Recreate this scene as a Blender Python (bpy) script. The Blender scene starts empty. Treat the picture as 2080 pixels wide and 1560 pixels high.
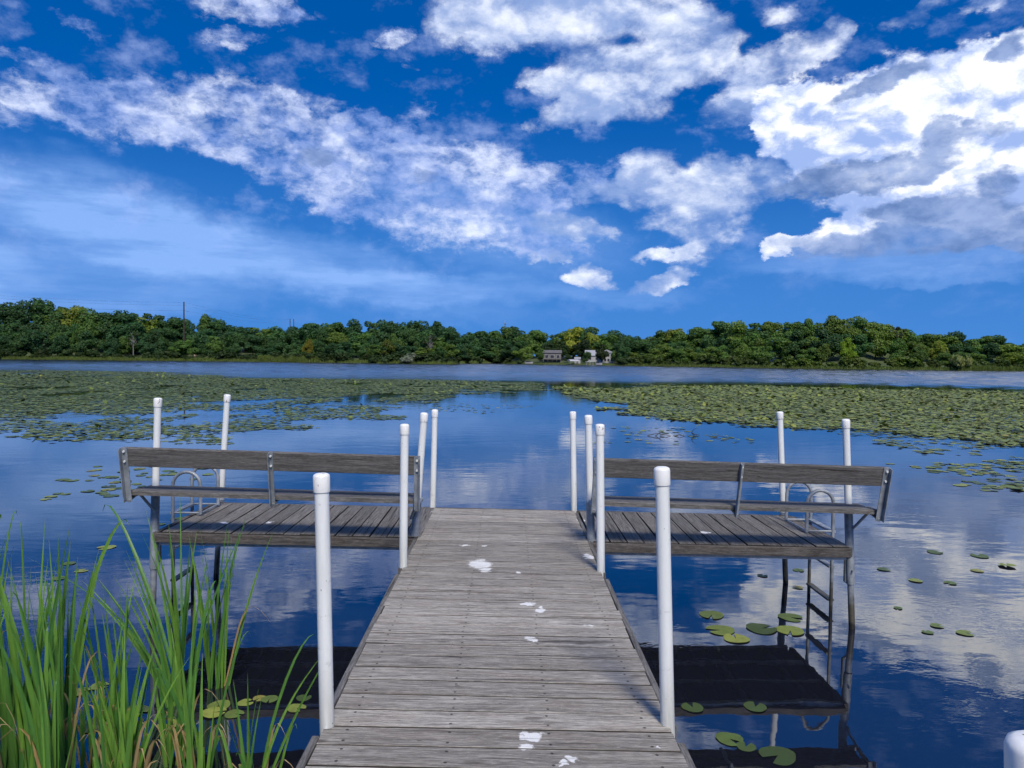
import bpy, math, random
import numpy as np
from mathutils import Vector, Matrix

# ------------------------------------------------------------------ camera, sky, sun, exposure
scene = bpy.context.scene
col = scene.collection
EYE = 2.23
YAW, PITCH, ROLL = math.radians(0.46), math.radians(-1.985), math.radians(0.66)
fw = Vector((math.sin(YAW) * math.cos(PITCH), math.cos(YAW) * math.cos(PITCH), math.sin(PITCH)))
rt = fw.cross(Vector((0, 0, 1))).normalized()
up = rt.cross(fw)
r2 = rt * math.cos(ROLL) + up * math.sin(ROLL)
u2 = -rt * math.sin(ROLL) + up * math.cos(ROLL)
cam_data = bpy.data.cameras.new('camera')
cam = bpy.data.objects.new('camera', cam_data)
col.objects.link(cam)
cam.matrix_world = Matrix(((r2.x, u2.x, -fw.x, 0), (r2.y, u2.y, -fw.y, 0), (r2.z, u2.z, -fw.z, EYE), (0, 0, 0, 1)))
cam_data.sensor_width = 36
cam_data.lens = 36 * 1500 / 2080
cam_data.clip_start = 0.05
cam_data.clip_end = 6000
scene.camera = cam

SUN_EL = math.radians(48)
SUN_AZ = math.radians(166)          # measured clockwise from +Y: behind the camera, a little to the right
sun_dir = Vector((math.sin(SUN_AZ) * math.cos(SUN_EL), math.cos(SUN_AZ) * math.cos(SUN_EL), math.sin(SUN_EL)))
sl = bpy.data.lights.new('sun', 'SUN')
sl.energy = 3.0
sl.angle = math.radians(13)
sl.color = (1.0, 0.92, 0.80)
so = bpy.data.objects.new('sun', sl)
col.objects.link(so)
so.rotation_euler = (-sun_dir).to_track_quat('-Z', 'Y').to_euler()

vs = scene.view_settings
vs.view_transform = 'Standard'
vs.look = 'None'
vs.exposure = 0.42
vs.gamma = 1.0
vs.use_curve_mapping = False
scene.cycles.use_denoising = True
scene.cycles.use_adaptive_sampling = True
scene.cycles.adaptive_min_samples = 6
scene.cycles.adaptive_threshold = 0.02
scene.cycles.max_bounces = 6
scene.cycles.diffuse_bounces = 2
scene.cycles.glossy_bounces = 3
scene.cycles.transparent_max_bounces = 6
scene.cycles.caustics_reflective = False
scene.cycles.caustics_refractive = False


class NT:
    """small helper for node trees"""
    def __init__(self, tree):
        self.t = tree

    def n(self, typ, ins=None, **props):
        nd = self.t.nodes.new(typ)
        for k, v in props.items():
            setattr(nd, k, v)
        for k, v in (ins or {}).items():
            self.put(nd.inputs[k], v)
        return nd

    def put(self, sock, v):
        if isinstance(v, bpy.types.NodeSocket):
            self.t.links.new(v, sock)
        else:
            sock.default_value = v

    def m(self, op, a, b=0.0, c=None, clamp=False):
        nd = self.t.nodes.new('ShaderNodeMath')
        nd.operation = op
        nd.use_clamp = clamp
        self.put(nd.inputs[0], a)
        self.put(nd.inputs[1], b)
        if c is not None:
            self.put(nd.inputs[2], c)
        return nd.outputs[0]

    def v(self, op, a, b=None):
        nd = self.t.nodes.new('ShaderNodeVectorMath')
        nd.operation = op
        self.put(nd.inputs[0], a)
        if b is not None:
            self.put(nd.inputs['Scale' if op == 'SCALE' else 1], b)
        return nd.outputs['Value' if op in ('LENGTH', 'DOT_PRODUCT') else 'Vector']

    def sm(self, x, a, b, lo=0.0, hi=1.0):
        nd = self.t.nodes.new('ShaderNodeMapRange')
        nd.interpolation_type = 'SMOOTHSTEP'
        self.put(nd.inputs[0], x)
        nd.inputs[1].default_value, nd.inputs[2].default_value = a, b
        nd.inputs[3].default_value, nd.inputs[4].default_value = lo, hi
        return nd.outputs[0]

    def mix(self, f, a, b, mode='MIX'):
        nd = self.t.nodes.new('ShaderNodeMix')
        nd.data_type = 'RGBA'
        nd.blend_type = mode
        self.put(nd.inputs[0], f)
        self.put(nd.inputs[6], a)
        self.put(nd.inputs[7], b)
        return nd.outputs[2]

    def noise(self, vec, scale, detail=4.0, rough=0.55, out='Fac', dist=0.0):
        nd = self.t.nodes.new('ShaderNodeTexNoise')
        self.put(nd.inputs['Vector'], vec)
        nd.inputs['Scale'].default_value = scale
        nd.inputs['Detail'].default_value = detail
        nd.inputs['Roughness'].default_value = rough
        nd.inputs['Distortion'].default_value = dist
        return nd.outputs[out]


# cloud masses of the sky: azimuth, elevation, half width, half height (degrees), turn, weight
BLOBS = {
'band':[(-32.5,16.1,2.9,1.0,-5,0.7),(-28.7,16.1,4.6,2.1,-12,1),(-23.2,16.2,5.4,2.4,-15,1),(-19.3,17.6,4.0,1.9,-5,0.9),(-17.3,15.2,6.5,2.7,-15,1),(-11.7,15.0,6.8,3.1,-18,1),(-6.9,13.1,7.4,3.2,-12,1),(-12.4,11.8,6.1,1.8,-10,0.8),(-1.2,13.3,6.0,2.8,-10,0.9),(-3.1,10.7,8.3,2.2,-10,0.8),(-8.7,9.8,7.4,1.4,-10,0.55),(3.7,13.0,4.5,2.1,0,0.8),(6.7,14.0,3.4,1.4,10,0.5),(1.8,9.3,5.7,1.5,-12,0.6),(-18.7,23.6,4.7,1.0,5,0.7),(-19.7,21.7,2.0,0.8,0,0.7),(-17.3,23.4,2.4,1.3,-30,0.6),(-30.3,20.7,1.9,0.6,-20,0.55),(-32.8,18.3,1.8,0.5,10,0.65),(-8.1,22.7,1.8,0.7,8,0.8),(-7.7,20.8,0.7,0.8,0,0.5),(-10.9,17.5,1.8,0.8,0,0.5),(-7.3,17.6,2.2,1.0,20,0.45),(-37.8,15.7,4.7,1.6,-5,0.8)],
'cum':[(3.5,24.9,10.4,2.3,-3,1.1),(-1.4,23.6,4.5,1.6,0,1),(13.5,22.3,3.9,2.5,-10,1.1),(8.1,20.1,5.2,2.4,-10,1.1),(3.2,19.8,3.4,1.0,-8,0.9),(5.1,18.1,3.0,1.3,15,0.9),(11.0,20.3,3.6,1.3,-10,0.8),(20.4,20.8,3.7,1.5,10,0.85),(19.3,23.3,1.7,0.9,0,0.6),(23.6,22.5,1.3,1.0,0,0.55),(17.8,18.2,3.4,1.4,25,0.6),(29.0,22.4,2.3,0.7,10,0.5),(32.4,22.1,1.6,0.5,0,0.5),(10.4,14.4,2.2,1.5,10,1),(15.1,13.7,2.3,1.9,0,0.95),(10.0,12.7,5.5,1.2,0,0.8),(17.2,12.9,6.9,1.7,0,0.9),(14.4,10.6,5.0,1.6,0,0.8),(15.2,8.5,3.5,1.3,20,0.55),(4.5,10.1,4.0,0.9,-8,0.9),(7.0,6.4,1.8,0.9,0,0.95),(2.2,7.9,0.9,0.6,0,0.85),(4.5,7.9,0.9,0.7,0,0.85),(11.6,6.0,2.6,0.7,8,0.9),(11.2,7.8,2.2,0.5,0,0.8),(14.1,8.3,2.2,0.6,20,0.8),(6.1,27.2,11.0,1.7,0,1)],
'big':[(20.5,17.3,3.0,2.2,0,1.2),(19.2,16.1,2.0,2.0,0,1.1),(23.8,15.7,4.8,3.2,0,1.2),(28.3,17.0,5.3,3.2,15,1.2),(32.5,17.3,4.3,2.9,15,1.2),(34.6,17.8,3.1,2.9,0,1.2),(26.9,13.5,6.1,2.9,0,1.1),(32.7,12.9,4.1,3.6,0,1.1),(24.6,10.6,2.6,1.4,0,0.8),(24.0,9.0,2.8,1.2,10,0.85),(20.6,8.3,1.7,0.6,30,0.85),(30.0,10.4,5.2,1.6,0,0.75),(34.1,9.6,3.2,1.6,0,0.8),(38.9,13.4,5.8,5.6,0,1.1)],
'dark':[(29.8,14.7,1.7,1.1,-10,1),(27.9,13.1,3.3,1.0,5,0.9),(23.9,13.1,2.9,0.7,0,0.6),(33.8,11.4,1.6,1.1,0,0.9),(28.5,10.5,4.4,0.8,0,0.8),(32.5,8.9,4.6,1.1,-5,0.8),(26.2,18.3,3.2,0.7,20,1.0),(31.5,9.2,5.5,1.3,-4,0.9),(24.0,12.3,5.0,0.8,0,0.8),(34.1,19.5,1.3,1.1,30,0.8),(32.4,14.7,1.6,0.6,0,0.6),(22.3,11.9,3.6,0.7,0,0.55),(27.1,8.3,7.6,1.0,-4,0.6),(-14.5,14.1,2.1,0.6,0,0.45),(-21.0,16.4,2.3,0.6,10,0.45),(-6.5,13.3,1.5,0.6,0,0.4)],
'veil':[(-28.7,9.8,10.1,2.9,-12,0.63),(-25.8,8.1,15.2,2.3,-8,0.68),(-31.6,4.7,13.7,2.9,-3,0.63),(-14.1,6.7,15.7,2.2,-6,0.58),(-4.9,5.2,11.2,1.3,-3,0.48),(-1.2,10.0,11.2,3.6,-10,0.48),(27.1,7.3,10.6,1.3,-4,0.63),(8.3,4.9,5.6,1.0,0,0.41),(30.1,5.9,7.2,0.6,-3,0.43),(-41.2,6.6,8.6,4.2,-5,0.63)],
}


def build_world():
    w = bpy.data.worlds.new('World')
    scene.world = w
    w.use_nodes = True
    t = w.node_tree
    t.nodes.clear()
    w.cycles.sampling_method = 'MANUAL'
    w.cycles.sample_map_resolution = 256
    b = NT(t)
    STR = 0.1
    out = b.n('ShaderNodeOutputWorld')
    bg = b.n('ShaderNodeBackground', {'Strength': STR})
    t.links.new(bg.outputs[0], out.inputs[0])
    tc = b.n('ShaderNodeTexCoord')
    d = b.v('NORMALIZE', tc.outputs['Generated'])
    sep = b.n('ShaderNodeSeparateXYZ', {0: d})
    X, Y, Z = sep.outputs
    sky = b.n('ShaderNodeTexSky')
    sky.sky_type = 'NISHITA'
    sky.sun_disc = False
    sky.sun_elevation = SUN_EL
    sky.sun_rotation = SUN_AZ
    sky.air_density = 1.0
    sky.dust_density = 0.0
    sky.ozone_density = 6.0
    # clear polarised-looking blue: no milky band at the horizon
    lift = b.n('ShaderNodeCombineXYZ', {0: X, 1: Y, 2: b.m('MULTIPLY_ADD', Z, 1.15, 0.30)}).outputs[0]
    b.put(sky.inputs['Vector'], b.v('NORMALIZE', lift))
    hs = b.n('ShaderNodeHueSaturation', {'Hue': 0.511, 'Saturation': 1.62, 'Value': 1.16, 'Color': sky.outputs[0]})
    az = b.m('MULTIPLY', b.m('ARCTAN2', X, Y), 57.29578)
    el = b.m('MULTIPLY', b.m('ARCSINE', Z), 57.29578)
    skyc = b.mix(b.sm(el, -2.0, 20.0, 0.9, 0.0), hs.outputs[0], (0.58, 1.95, 5.1, 1.0))
    # stretched direction for noise (flattened clouds)
    dv = b.v('MULTIPLY', d, (1.0, 1.0, 1.6))
    warp1 = b.v('SUBTRACT', b.noise(dv, 9.0, 2.0, 0.5, 'Color'), (0.5, 0.5, 0.5))
    warp2 = b.v('SUBTRACT', b.noise(dv, 34.0, 5.0, 0.6, 'Color'), (0.5, 0.5, 0.5))
    P = b.n('ShaderNodeCombineXYZ', {0: az, 1: el, 2: 0.0}).outputs[0]
    P = b.v('ADD', P, b.v('MULTIPLY', warp1, (4.5, 2.4, 0.0)))
    P0 = b.v('ADD', P, b.v('MULTIPLY', warp2, (2.6, 1.9, 0.0)))
    turned = {}
    for ang in (-12, 0, 15):
        ct, sn = math.cos(math.radians(ang)), math.sin(math.radians(ang))
        turned[ang] = P0 if ang == 0 else b.n('ShaderNodeCombineXYZ', {0: b.v('DOT_PRODUCT', P0, (ct, sn, 0)), 1: b.v('DOT_PRODUCT', P0, (-sn, ct, 0)), 2: 0.0}).outputs[0]
    chain = {'last': None}

    def field(key):
        acc = chain['last']
        for i, (a, e, ra, re_, rot, wt) in enumerate(BLOBS[key]):
            ang = -12 if rot < -4 else 15 if rot > 6 else 0
            ct, sn = math.cos(math.radians(ang)), math.sin(math.radians(ang))
            cx_, cy_ = a * ct + e * sn, -a * sn + e * ct
            off = (-cx_ / ra, -cy_ / re_, 0.0)
            if acc is not None and i % 5 == 0:      # evaluated in small batches to keep the shader stack small
                off = b.n('ShaderNodeVectorMath', {0: acc, 1: (1e-9, 1e-9, 0.0), 2: off}, operation='MULTIPLY_ADD').outputs[0]
            q = b.n('ShaderNodeVectorMath', {0: turned[ang], 1: (1 / ra, 1 / re_, 0.0), 2: off}, operation='MULTIPLY_ADD').outputs[0]
            f = b.sm(b.v('DOT_PRODUCT', q, q), 0.0, 1.5, wt, 0.0)
            acc = f if i == 0 else b.m('ADD', acc, f)
        chain['last'] = acc
        return acc

    fb = b.noise(dv, 15.0, 7.0, 0.6)
    dw = b.v('ADD', dv, b.v('ADD', b.v('SCALE', warp1, 0.05), b.v('SCALE', warp2, 0.022)))

    def billow(vec):        # rounded, cauliflower-like heads: two sizes of cells
        o1 = b.n('ShaderNodeTexVoronoi', {'Vector': vec, 'Scale': 13.0, 'Smoothness': 0.35}, feature='SMOOTH_F1').outputs['Distance']
        o2 = b.n('ShaderNodeTexVoronoi', {'Vector': vec, 'Scale': 34.0}).outputs['Distance']
        o3 = b.noise(vec, 70.0, 4.0, 0.6)
        return b.m('MULTIPLY_ADD', o1, -0.60, b.m('MULTIPLY_ADD', o2, -0.22, b.m('MULTIPLY_ADD', o3, 0.35, 0.8)))

    bil = billow(dw)
    bil_up = billow(b.v('ADD', dw, (0.005, 0.0, 0.020)))      # a little higher: heads lit from above
    puff = b.m('MULTIPLY', b.m('SUBTRACT', bil, bil_up), 1.35)
    cell = b.noise(b.v('ADD', dv, b.v('SCALE', warp2, 0.025)), 44.0, 5.0, 0.62)
    # open sky beyond the picture: the same broken cloud goes on
    away = b.m('MAXIMUM', b.sm(b.m('ABSOLUTE', az), 42.0, 60.0), b.sm(el, 28.0, 36.0))
    gen = b.m('MULTIPLY', b.sm(b.noise(dv, 3.2, 3.0, 0.5), 0.46, 0.62), away)

    def layer(F, k, lo, hi, n=fb):
        return b.m('MULTIPLY', b.sm(b.m('MULTIPLY_ADD', b.m('SUBTRACT', n, 0.5), k, F), lo, hi), b.sm(F, 0.03, 0.35))

    def C(r, g, bl):
        return (r / STR, g / STR, bl / STR, 1.0)

    # thin veil
    streak = b.noise(b.v('MULTIPLY', d, (1, 1, 6.0)), 7.0, 5.0, 0.6)
    veil = b.m('MULTIPLY', field('veil'), b.sm(streak, 0.25, 0.75, 0.4, 1.0), clamp=True)
    c = b.mix(b.m('MULTIPLY', veil, 0.75, clamp=True), skyc, C(0.25, 0.42, 0.80))
    # faint scattered wisps
    wisp = b.m('MULTIPLY', b.sm(fb, 0.50, 0.78), b.sm(el, 3.0, 14.0, 0.08, 0.42))
    c = b.mix(wisp, c, C(0.42, 0.52, 0.85))
    lowf = b.m('MULTIPLY', b.m('SUBTRACT', b.noise(dv, 7.0, 2.0, 0.5), 0.5), 1.5)

    def shade(g_puff, g_fb, lo, hi, extra=None):
        t_ = b.m('MULTIPLY_ADD', puff, g_puff, b.m('MULTIPLY', b.m('SUBTRACT', fb, 0.5), g_fb))
        t_ = b.m('ADD', t_, lowf)
        if extra is not None:
            t_ = b.m('ADD', t_, extra)
        return b.sm(t_, lo, hi)

    # altocumulus band
    Fb = b.m('MINIMUM', b.m('ADD', field('band'), b.m('MULTIPLY', gen, 0.8)), 0.92)
    nb = b.m('MULTIPLY_ADD', cell, 0.55, b.m('MULTIPLY', fb, 0.45))
    ab = layer(Fb, 3.6, 0.22, 1.45, nb)
    cb = b.mix(shade(0.9, 1.8, -0.40, 0.72), C(0.25, 0.35, 0.68), C(0.74, 0.79, 0.93))
    c = b.mix(b.m('MULTIPLY', ab, 0.88), c, cb)
    nc = b.m('MULTIPLY_ADD', bil, 0.5, b.m('MULTIPLY', fb, 0.6))
    # cumulus, grey-white
    Fc = b.m('MINIMUM', b.m('ADD', field('cum'), b.m('MULTIPLY', gen, 0.7)), 1.1)
    ac = layer(Fc, 2.6, 0.26, 1.35, nc)
    cc = b.mix(shade(1.1, 1.7, -0.32, 0.92), C(0.24, 0.34, 0.60), C(0.86, 0.89, 0.96))
    c = b.mix(b.m('MULTIPLY', ac, 0.92), c, cc)
    # the tall bright cumulus
    Fg = b.m('MINIMUM', field('big'), 1.2)
    ag = layer(Fg, 2.3, 0.40, 0.95, nc)
    cg = b.mix(shade(1.8, 1.6, -0.50, 0.66, b.sm(el, 7.0, 13.0, -0.35, 0.06)), C(0.27, 0.38, 0.68), C(0.92, 0.93, 0.95))
    c = b.mix(ag, c, cg)
    # dark fragments drifting in front of it
    ad = layer(b.m('MINIMUM', b.m('MULTIPLY', field('dark'), 1.35), 1.0), 2.6, 0.15, 1.15)
    cd = b.mix(shade(1.0, 1.0, -0.5, 0.5), C(0.07, 0.14, 0.33), C(0.20, 0.30, 0.56))
    c = b.mix(b.m('MULTIPLY', ad, 0.9), c, cd)
    t.links.new(c, bg.inputs['Color'])


build_world()
random.seed(7)
rng = np.random.default_rng(7)

# ------------------------------------------------------------------ mesh helpers


class MB:
    """collects boxes, tubes and lathes into one mesh"""
    def __init__(self):
        self.v, self.f, self.sm = [], [], []

    def add(self, vs_, fs_, smooth=False):
        o = len(self.v)
        self.v += [tuple(p) for p in vs_]
        self.f += [tuple(i + o for i in f) for f in fs_]
        self.sm += [smooth] * len(fs_)
        return self

    def box(self, c, s, R=None, bevel=0.0):
        hx, hy, hz = s[0] / 2, s[1] / 2, s[2] / 2
        b = bevel
        if b <= 0:
            vs_ = [Vector((x, y, z)) for z in (-hz, hz) for x, y in ((-hx, -hy), (hx, -hy), (hx, hy), (-hx, hy))]
            fs_ = [(0, 3, 2, 1), (4, 5, 6, 7), (0, 1, 5, 4), (1, 2, 6, 5), (2, 3, 7, 6), (3, 0, 4, 7)]
        else:      # chamfered along the long (x) edges and at top
            prof = [(-hy, -hz), (hy, -hz), (hy, hz - b), (hy - b, hz), (-hy + b, hz), (-hy, hz - b)]
            n = len(prof)
            vs_ = [Vector((x, p, q)) for x in (-hx, hx) for p, q in prof]
            fs_ = [(i, (i + 1) % n, n + (i + 1) % n, n + i) for i in range(n)]
            fs_ += [tuple(range(n))[::-1], tuple(range(n, 2 * n))]
            fs_ = [f[::-1] for f in fs_]
        if R is not None:
            vs_ = [R @ p for p in vs_]
        c = Vector(c)
        return self.add([p + c for p in vs_], fs_)

    def tube(self, pts, rad, seg=10, cap=True):
        pts = [Vector(p) for p in pts]
        n = len(pts)
        rads = rad if isinstance(rad, (list, tuple)) else [rad] * n
        tang = [(pts[min(i + 1, n - 1)] - pts[max(i - 1, 0)]).normalized() for i in range(n)]
        a = Vector((1, 0, 0)) if abs(tang[0].x) < 0.9 else Vector((0, 1, 0))
        vs_, fs_ = [], []
        u = (a - tang[0] * a.dot(tang[0])).normalized()
        for i in range(n):
            u = (u - tang[i] * u.dot(tang[i])).normalized()
            w = tang[i].cross(u)
            for k in range(seg):
                an = 2 * math.pi * k / seg
                vs_.append(pts[i] + (u * math.cos(an) + w * math.sin(an)) * rads[i])
        for i in range(n - 1):
            for k in range(seg):
                k2 = (k + 1) % seg
                fs_.append((i * seg + k, i * seg + k2, (i + 1) * seg + k2, (i + 1) * seg + k))
        self.add(vs_, fs_, True)
        if cap:
            self.add(vs_[:seg], [tuple(range(seg))[::-1]])
            self.add(vs_[-seg:], [tuple(range(seg))])
        return self

    def mesh(self, name, mat):
        me = bpy.data.meshes.new(name)
        me.from_pydata(self.v, [], self.f)
        me.polygons.foreach_set('use_smooth', self.sm)
        if mat:
            me.materials.append(mat)
        me.update()
        return me

    def build(self, name, mat, parent=None, **kw):
        return link(name, self.mesh(name, mat), parent, **kw)


def link(name, data, parent=None, loc=(0, 0, 0), rot=(0, 0, 0), scale=(1, 1, 1)):
    o = bpy.data.objects.new(name, data)
    col.objects.link(o)
    o.parent = parent
    o.location, o.rotation_euler, o.scale = loc, rot, scale
    return o


def thing(name, label, cat, loc=(0, 0, 0), rot=(0, 0, 0), group=None, scale=(1, 1, 1)):
    return tag(link(name, None, None, loc, rot, scale), label, cat, group)


def tag(o, label=None, cat=None, group=None, kind=None):
    for k, v in (('label', label), ('category', cat), ('group', group), ('kind', kind)):
        if v:
            o[k] = v
    return o


def raw_mesh(name, V, F, mat, smooth=False):
    """fast mesh from numpy: V (n,3), F (m,k) with constant k"""
    me = bpy.data.meshes.new(name)
    V = np.asarray(V, np.float32)
    F = np.asarray(F, np.int32)
    me.vertices.add(len(V))
    me.vertices.foreach_set('co', V.ravel())
    k = F.shape[1]
    me.loops.add(F.size)
    me.loops.foreach_set('vertex_index', F.ravel())
    me.polygons.add(len(F))
    me.polygons.foreach_set('loop_start', np.arange(0, F.size, k, dtype=np.int32))
    me.polygons.foreach_set('loop_total', np.full(len(F), k, np.int32))
    me.polygons.foreach_set('use_smooth', np.full(len(F), smooth))
    me.update(calc_edges=True)
    me.materials.append(mat)
    return me


# ------------------------------------------------------------------ materials
def new_mat(name):
    m = bpy.data.materials.new(name)
    m.use_nodes = True
    b = NT(m.node_tree)
    p = m.node_tree.nodes['Principled BSDF']
    return m, b, p


SPLATS = [(-0.175, 5.317, 0.122, 0.172), (-0.134, 5.158, 0.049, 0.074), (0.147, 4.447, 0.048, 0.045), (0.212, 4.363, 0.041, 0.07), (0.16, 3.902, 0.048, 0.035), (0.478, 4.103, 0.022, 0.023), (0.128, 2.891, 0.055, 0.055), (0.095, 2.786, 0.042, 0.044), (0.26, 2.719, 0.037, 0.035), (0.22, 2.687, 0.026, 0.02), (-0.311, 5.842, 0.047, 0.03), (0.715, 6.864, 0.056, 0.086), (1.771, 6.474, 0.066, 0.06), (-2.447, 6.416, 0.059, 0.05), (-2.067, 6.475, 0.043, 0.04), (0.091, 5.115, 0.021, 0.048), (0.643, 5.585, 0.045, 0.115), (0.605, 2.824, 0.019, 0.011), (-0.154, 5.841, 0.031, 0.031)]


def wood_mat(name, dark, light, brown, splats=True, rough=0.85, joint=True):
    m, b, p = new_mat(name)
    tc = b.n('ShaderNodeTexCoord')
    oi = b.n('ShaderNodeObjectInfo')
    rnd = oi.outputs['Random']
    off = b.n('ShaderNodeCombineXYZ', {0: b.m('MULTIPLY', rnd, 37.0), 1: b.m('MULTIPLY', rnd, 91.0), 2: 0.0}).outputs[0]
    o = b.v('ADD', tc.outputs['Object'], off)
    wob = b.v('SUBTRACT', b.noise(o, 3.0, 2.0, 0.5, 'Color'), (0.5, 0.5, 0.5))
    ow = b.v('ADD', o, b.v('MULTIPLY', wob, (0.0, 0.03, 0.0)))
    grain = b.noise(b.v('MULTIPLY', ow, (3.6, 75.0, 40.0)), 1.0, 7.0, 0.72)
    fine = b.noise(b.v('MULTIPLY', ow, (7.0, 260.0, 120.0)), 1.0, 3.0, 0.6)
    blot = b.noise(b.v('MULTIPLY', o, (1.6, 6.0, 6.0)), 1.6, 5.0, 0.6)
    crack = b.sm(b.noise(b.v('MULTIPLY', ow, (1.3, 48.0, 30.0)), 1.0, 2.0, 0.4), 0.29, 0.36, 1.0, 0.0)
    c = b.mix(b.sm(grain, 0.3, 0.7), dark, light)
    c = b.mix(b.m('MULTIPLY', b.sm(blot, 0.45, 0.75), 0.55), c, brown)
    c = b.mix(b.sm(fine, 0.35, 0.65, 0.45, 0.0), c, (0.03, 0.027, 0.025, 1))
    c = b.mix(b.m('MULTIPLY', crack, 0.75), c, (0.025, 0.02, 0.018, 1))
    spk = b.noise(b.v('MULTIPLY', ow, (22.0, 130.0, 60.0)), 1.0, 4.0, 0.7)
    c = b.mix(b.sm(spk, 0.34, 0.5, 0.42, 0.0), c, tuple(q * 0.45 for q in dark[:3]) + (1,))
    c = b.mix(b.sm(spk, 0.54, 0.68, 0.0, 0.35), c, tuple(min(1, q * 1.25) for q in light[:3]) + (1,))
    # knots and nail heads
    vo = b.n('ShaderNodeTexVoronoi', {'Vector': b.v('MULTIPLY', o, (2.4, 8.0, 3.0)), 'Scale': 1.0})
    knot = b.sm(vo.outputs['Distance'], 0.06, 0.13, 1.0, 0.0)
    c = b.mix(b.m('MULTIPLY', knot, 0.6), c, (0.05, 0.038, 0.03, 1))
    vn = b.n('ShaderNodeTexVoronoi', {'Vector': b.v('MULTIPLY', o, (4.0, 16.0, 5.0)), 'Scale': 1.0})
    c = b.mix(b.sm(vn.outputs['Distance'], 0.045, 0.06, 0.8, 0.0), c, (0.03, 0.025, 0.022, 1))
    if joint:      # rows of nail heads over the joists
        so_ = b.n('ShaderNodeSeparateXYZ', {0: b.v('ADD', tc.outputs['Object'], b.v('SCALE', wob, 0.03))})
        ax_, ay_ = b.m('ABSOLUTE', so_.outputs[0]), b.m('ABSOLUTE', so_.outputs[1])
        dx_ = b.m('MINIMUM', b.m('ABSOLUTE', b.m('SUBTRACT', ax_, 0.60)), b.m('ABSOLUTE', b.m('SUBTRACT', ax_, 0.20)))
        dy_ = b.m('ABSOLUTE', b.m('SUBTRACT', ay_, 0.040))
        dn_ = b.m('SQRT', b.m('MULTIPLY_ADD', dx_, dx_, b.m('MULTIPLY', dy_, dy_)))
        c = b.mix(b.sm(dn_, 0.005, 0.008, 0.85, 0.0), c, (0.03, 0.025, 0.022, 1))
    # each board has its own tone
    tone = b.m('ADD', 0.80, b.m('MULTIPLY', rnd, 0.40))
    c = b.mix(1.0, c, b.n('ShaderNodeCombineColor', {0: tone, 1: tone, 2: tone}).outputs[0], 'MULTIPLY')
    if splats:
        g = b.n('ShaderNodeNewGeometry')
        pos = b.v('MULTIPLY', g.outputs['Position'], (1, 1, 0))
        wv = b.v('SUBTRACT', b.noise(pos, 22.0, 5.0, 0.65, 'Color'), (0.5, 0.5, 0.5))
        wv2 = b.v('SUBTRACT', b.noise(pos, 7.0, 2.0, 0.5, 'Color'), (0.5, 0.5, 0.5))
        pw = b.v('MULTIPLY', b.v('ADD', pos, b.v('ADD', b.v('SCALE', wv, 0.11), b.v('SCALE', wv2, 0.10))), (1, 1, 0))
        acc = None
        for x, y, rx, ry in SPLATS:
            mp = b.n('ShaderNodeMapping', {'Vector': pw, 'Location': (x, y, 0), 'Scale': (rx, ry, 1)}, vector_type='TEXTURE')
            f = b.sm(b.v('LENGTH', mp.outputs[0]), 0.52, 0.80, 0.9, 0.0)
            acc = f if acc is None else b.m('MAXIMUM', acc, f)
        acc = b.m('MULTIPLY', acc, b.sm(grain, 0.34, 0.48, 0.15, 0.95))
        c = b.mix(acc, c, (0.78, 0.78, 0.75, 1))
    if joint:
        zl = b.n('ShaderNodeSeparateXYZ', {0: tc.outputs['Object']}).outputs[2]
        c = b.mix(b.sm(zl, 0.0150, 0.0172, 0.95, 0.0), c, (0.018, 0.015, 0.012, 1))
    b.put(p.inputs['Base Color'], c)
    p.inputs['Roughness'].default_value = rough
    p.inputs['Specular IOR Level'].default_value = 0.25
    h = b.m('ADD', b.m('MULTIPLY', grain, 0.6), b.m('MULTIPLY', crack, -0.8))
    bp = b.n('ShaderNodeBump', {'Height': h, 'Strength': 0.5, 'Distance': 0.004})
    b.put(p.inputs['Normal'], bp.outputs[0])
    return m


WALK = wood_mat('weathered_walkway_wood', (0.175, 0.160, 0.138, 1), (0.52, 0.485, 0.42, 1), (0.29, 0.245, 0.192, 1))
DECK = wood_mat('dark_weathered_wood', (0.085, 0.078, 0.070, 1), (0.27, 0.255, 0.23, 1), (0.15, 0.128, 0.105, 1))
FASCIA = wood_mat('brown_weathered_wood', (0.05, 0.045, 0.042, 1), (0.17, 0.155, 0.143, 1), (0.12, 0.095, 0.075, 1), False, joint=False)
BENCHW = wood_mat('bench_wood', (0.080, 0.077, 0.073, 1), (0.215, 0.207, 0.195, 1), (0.13, 0.117, 0.103, 1), False, joint=False)


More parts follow.
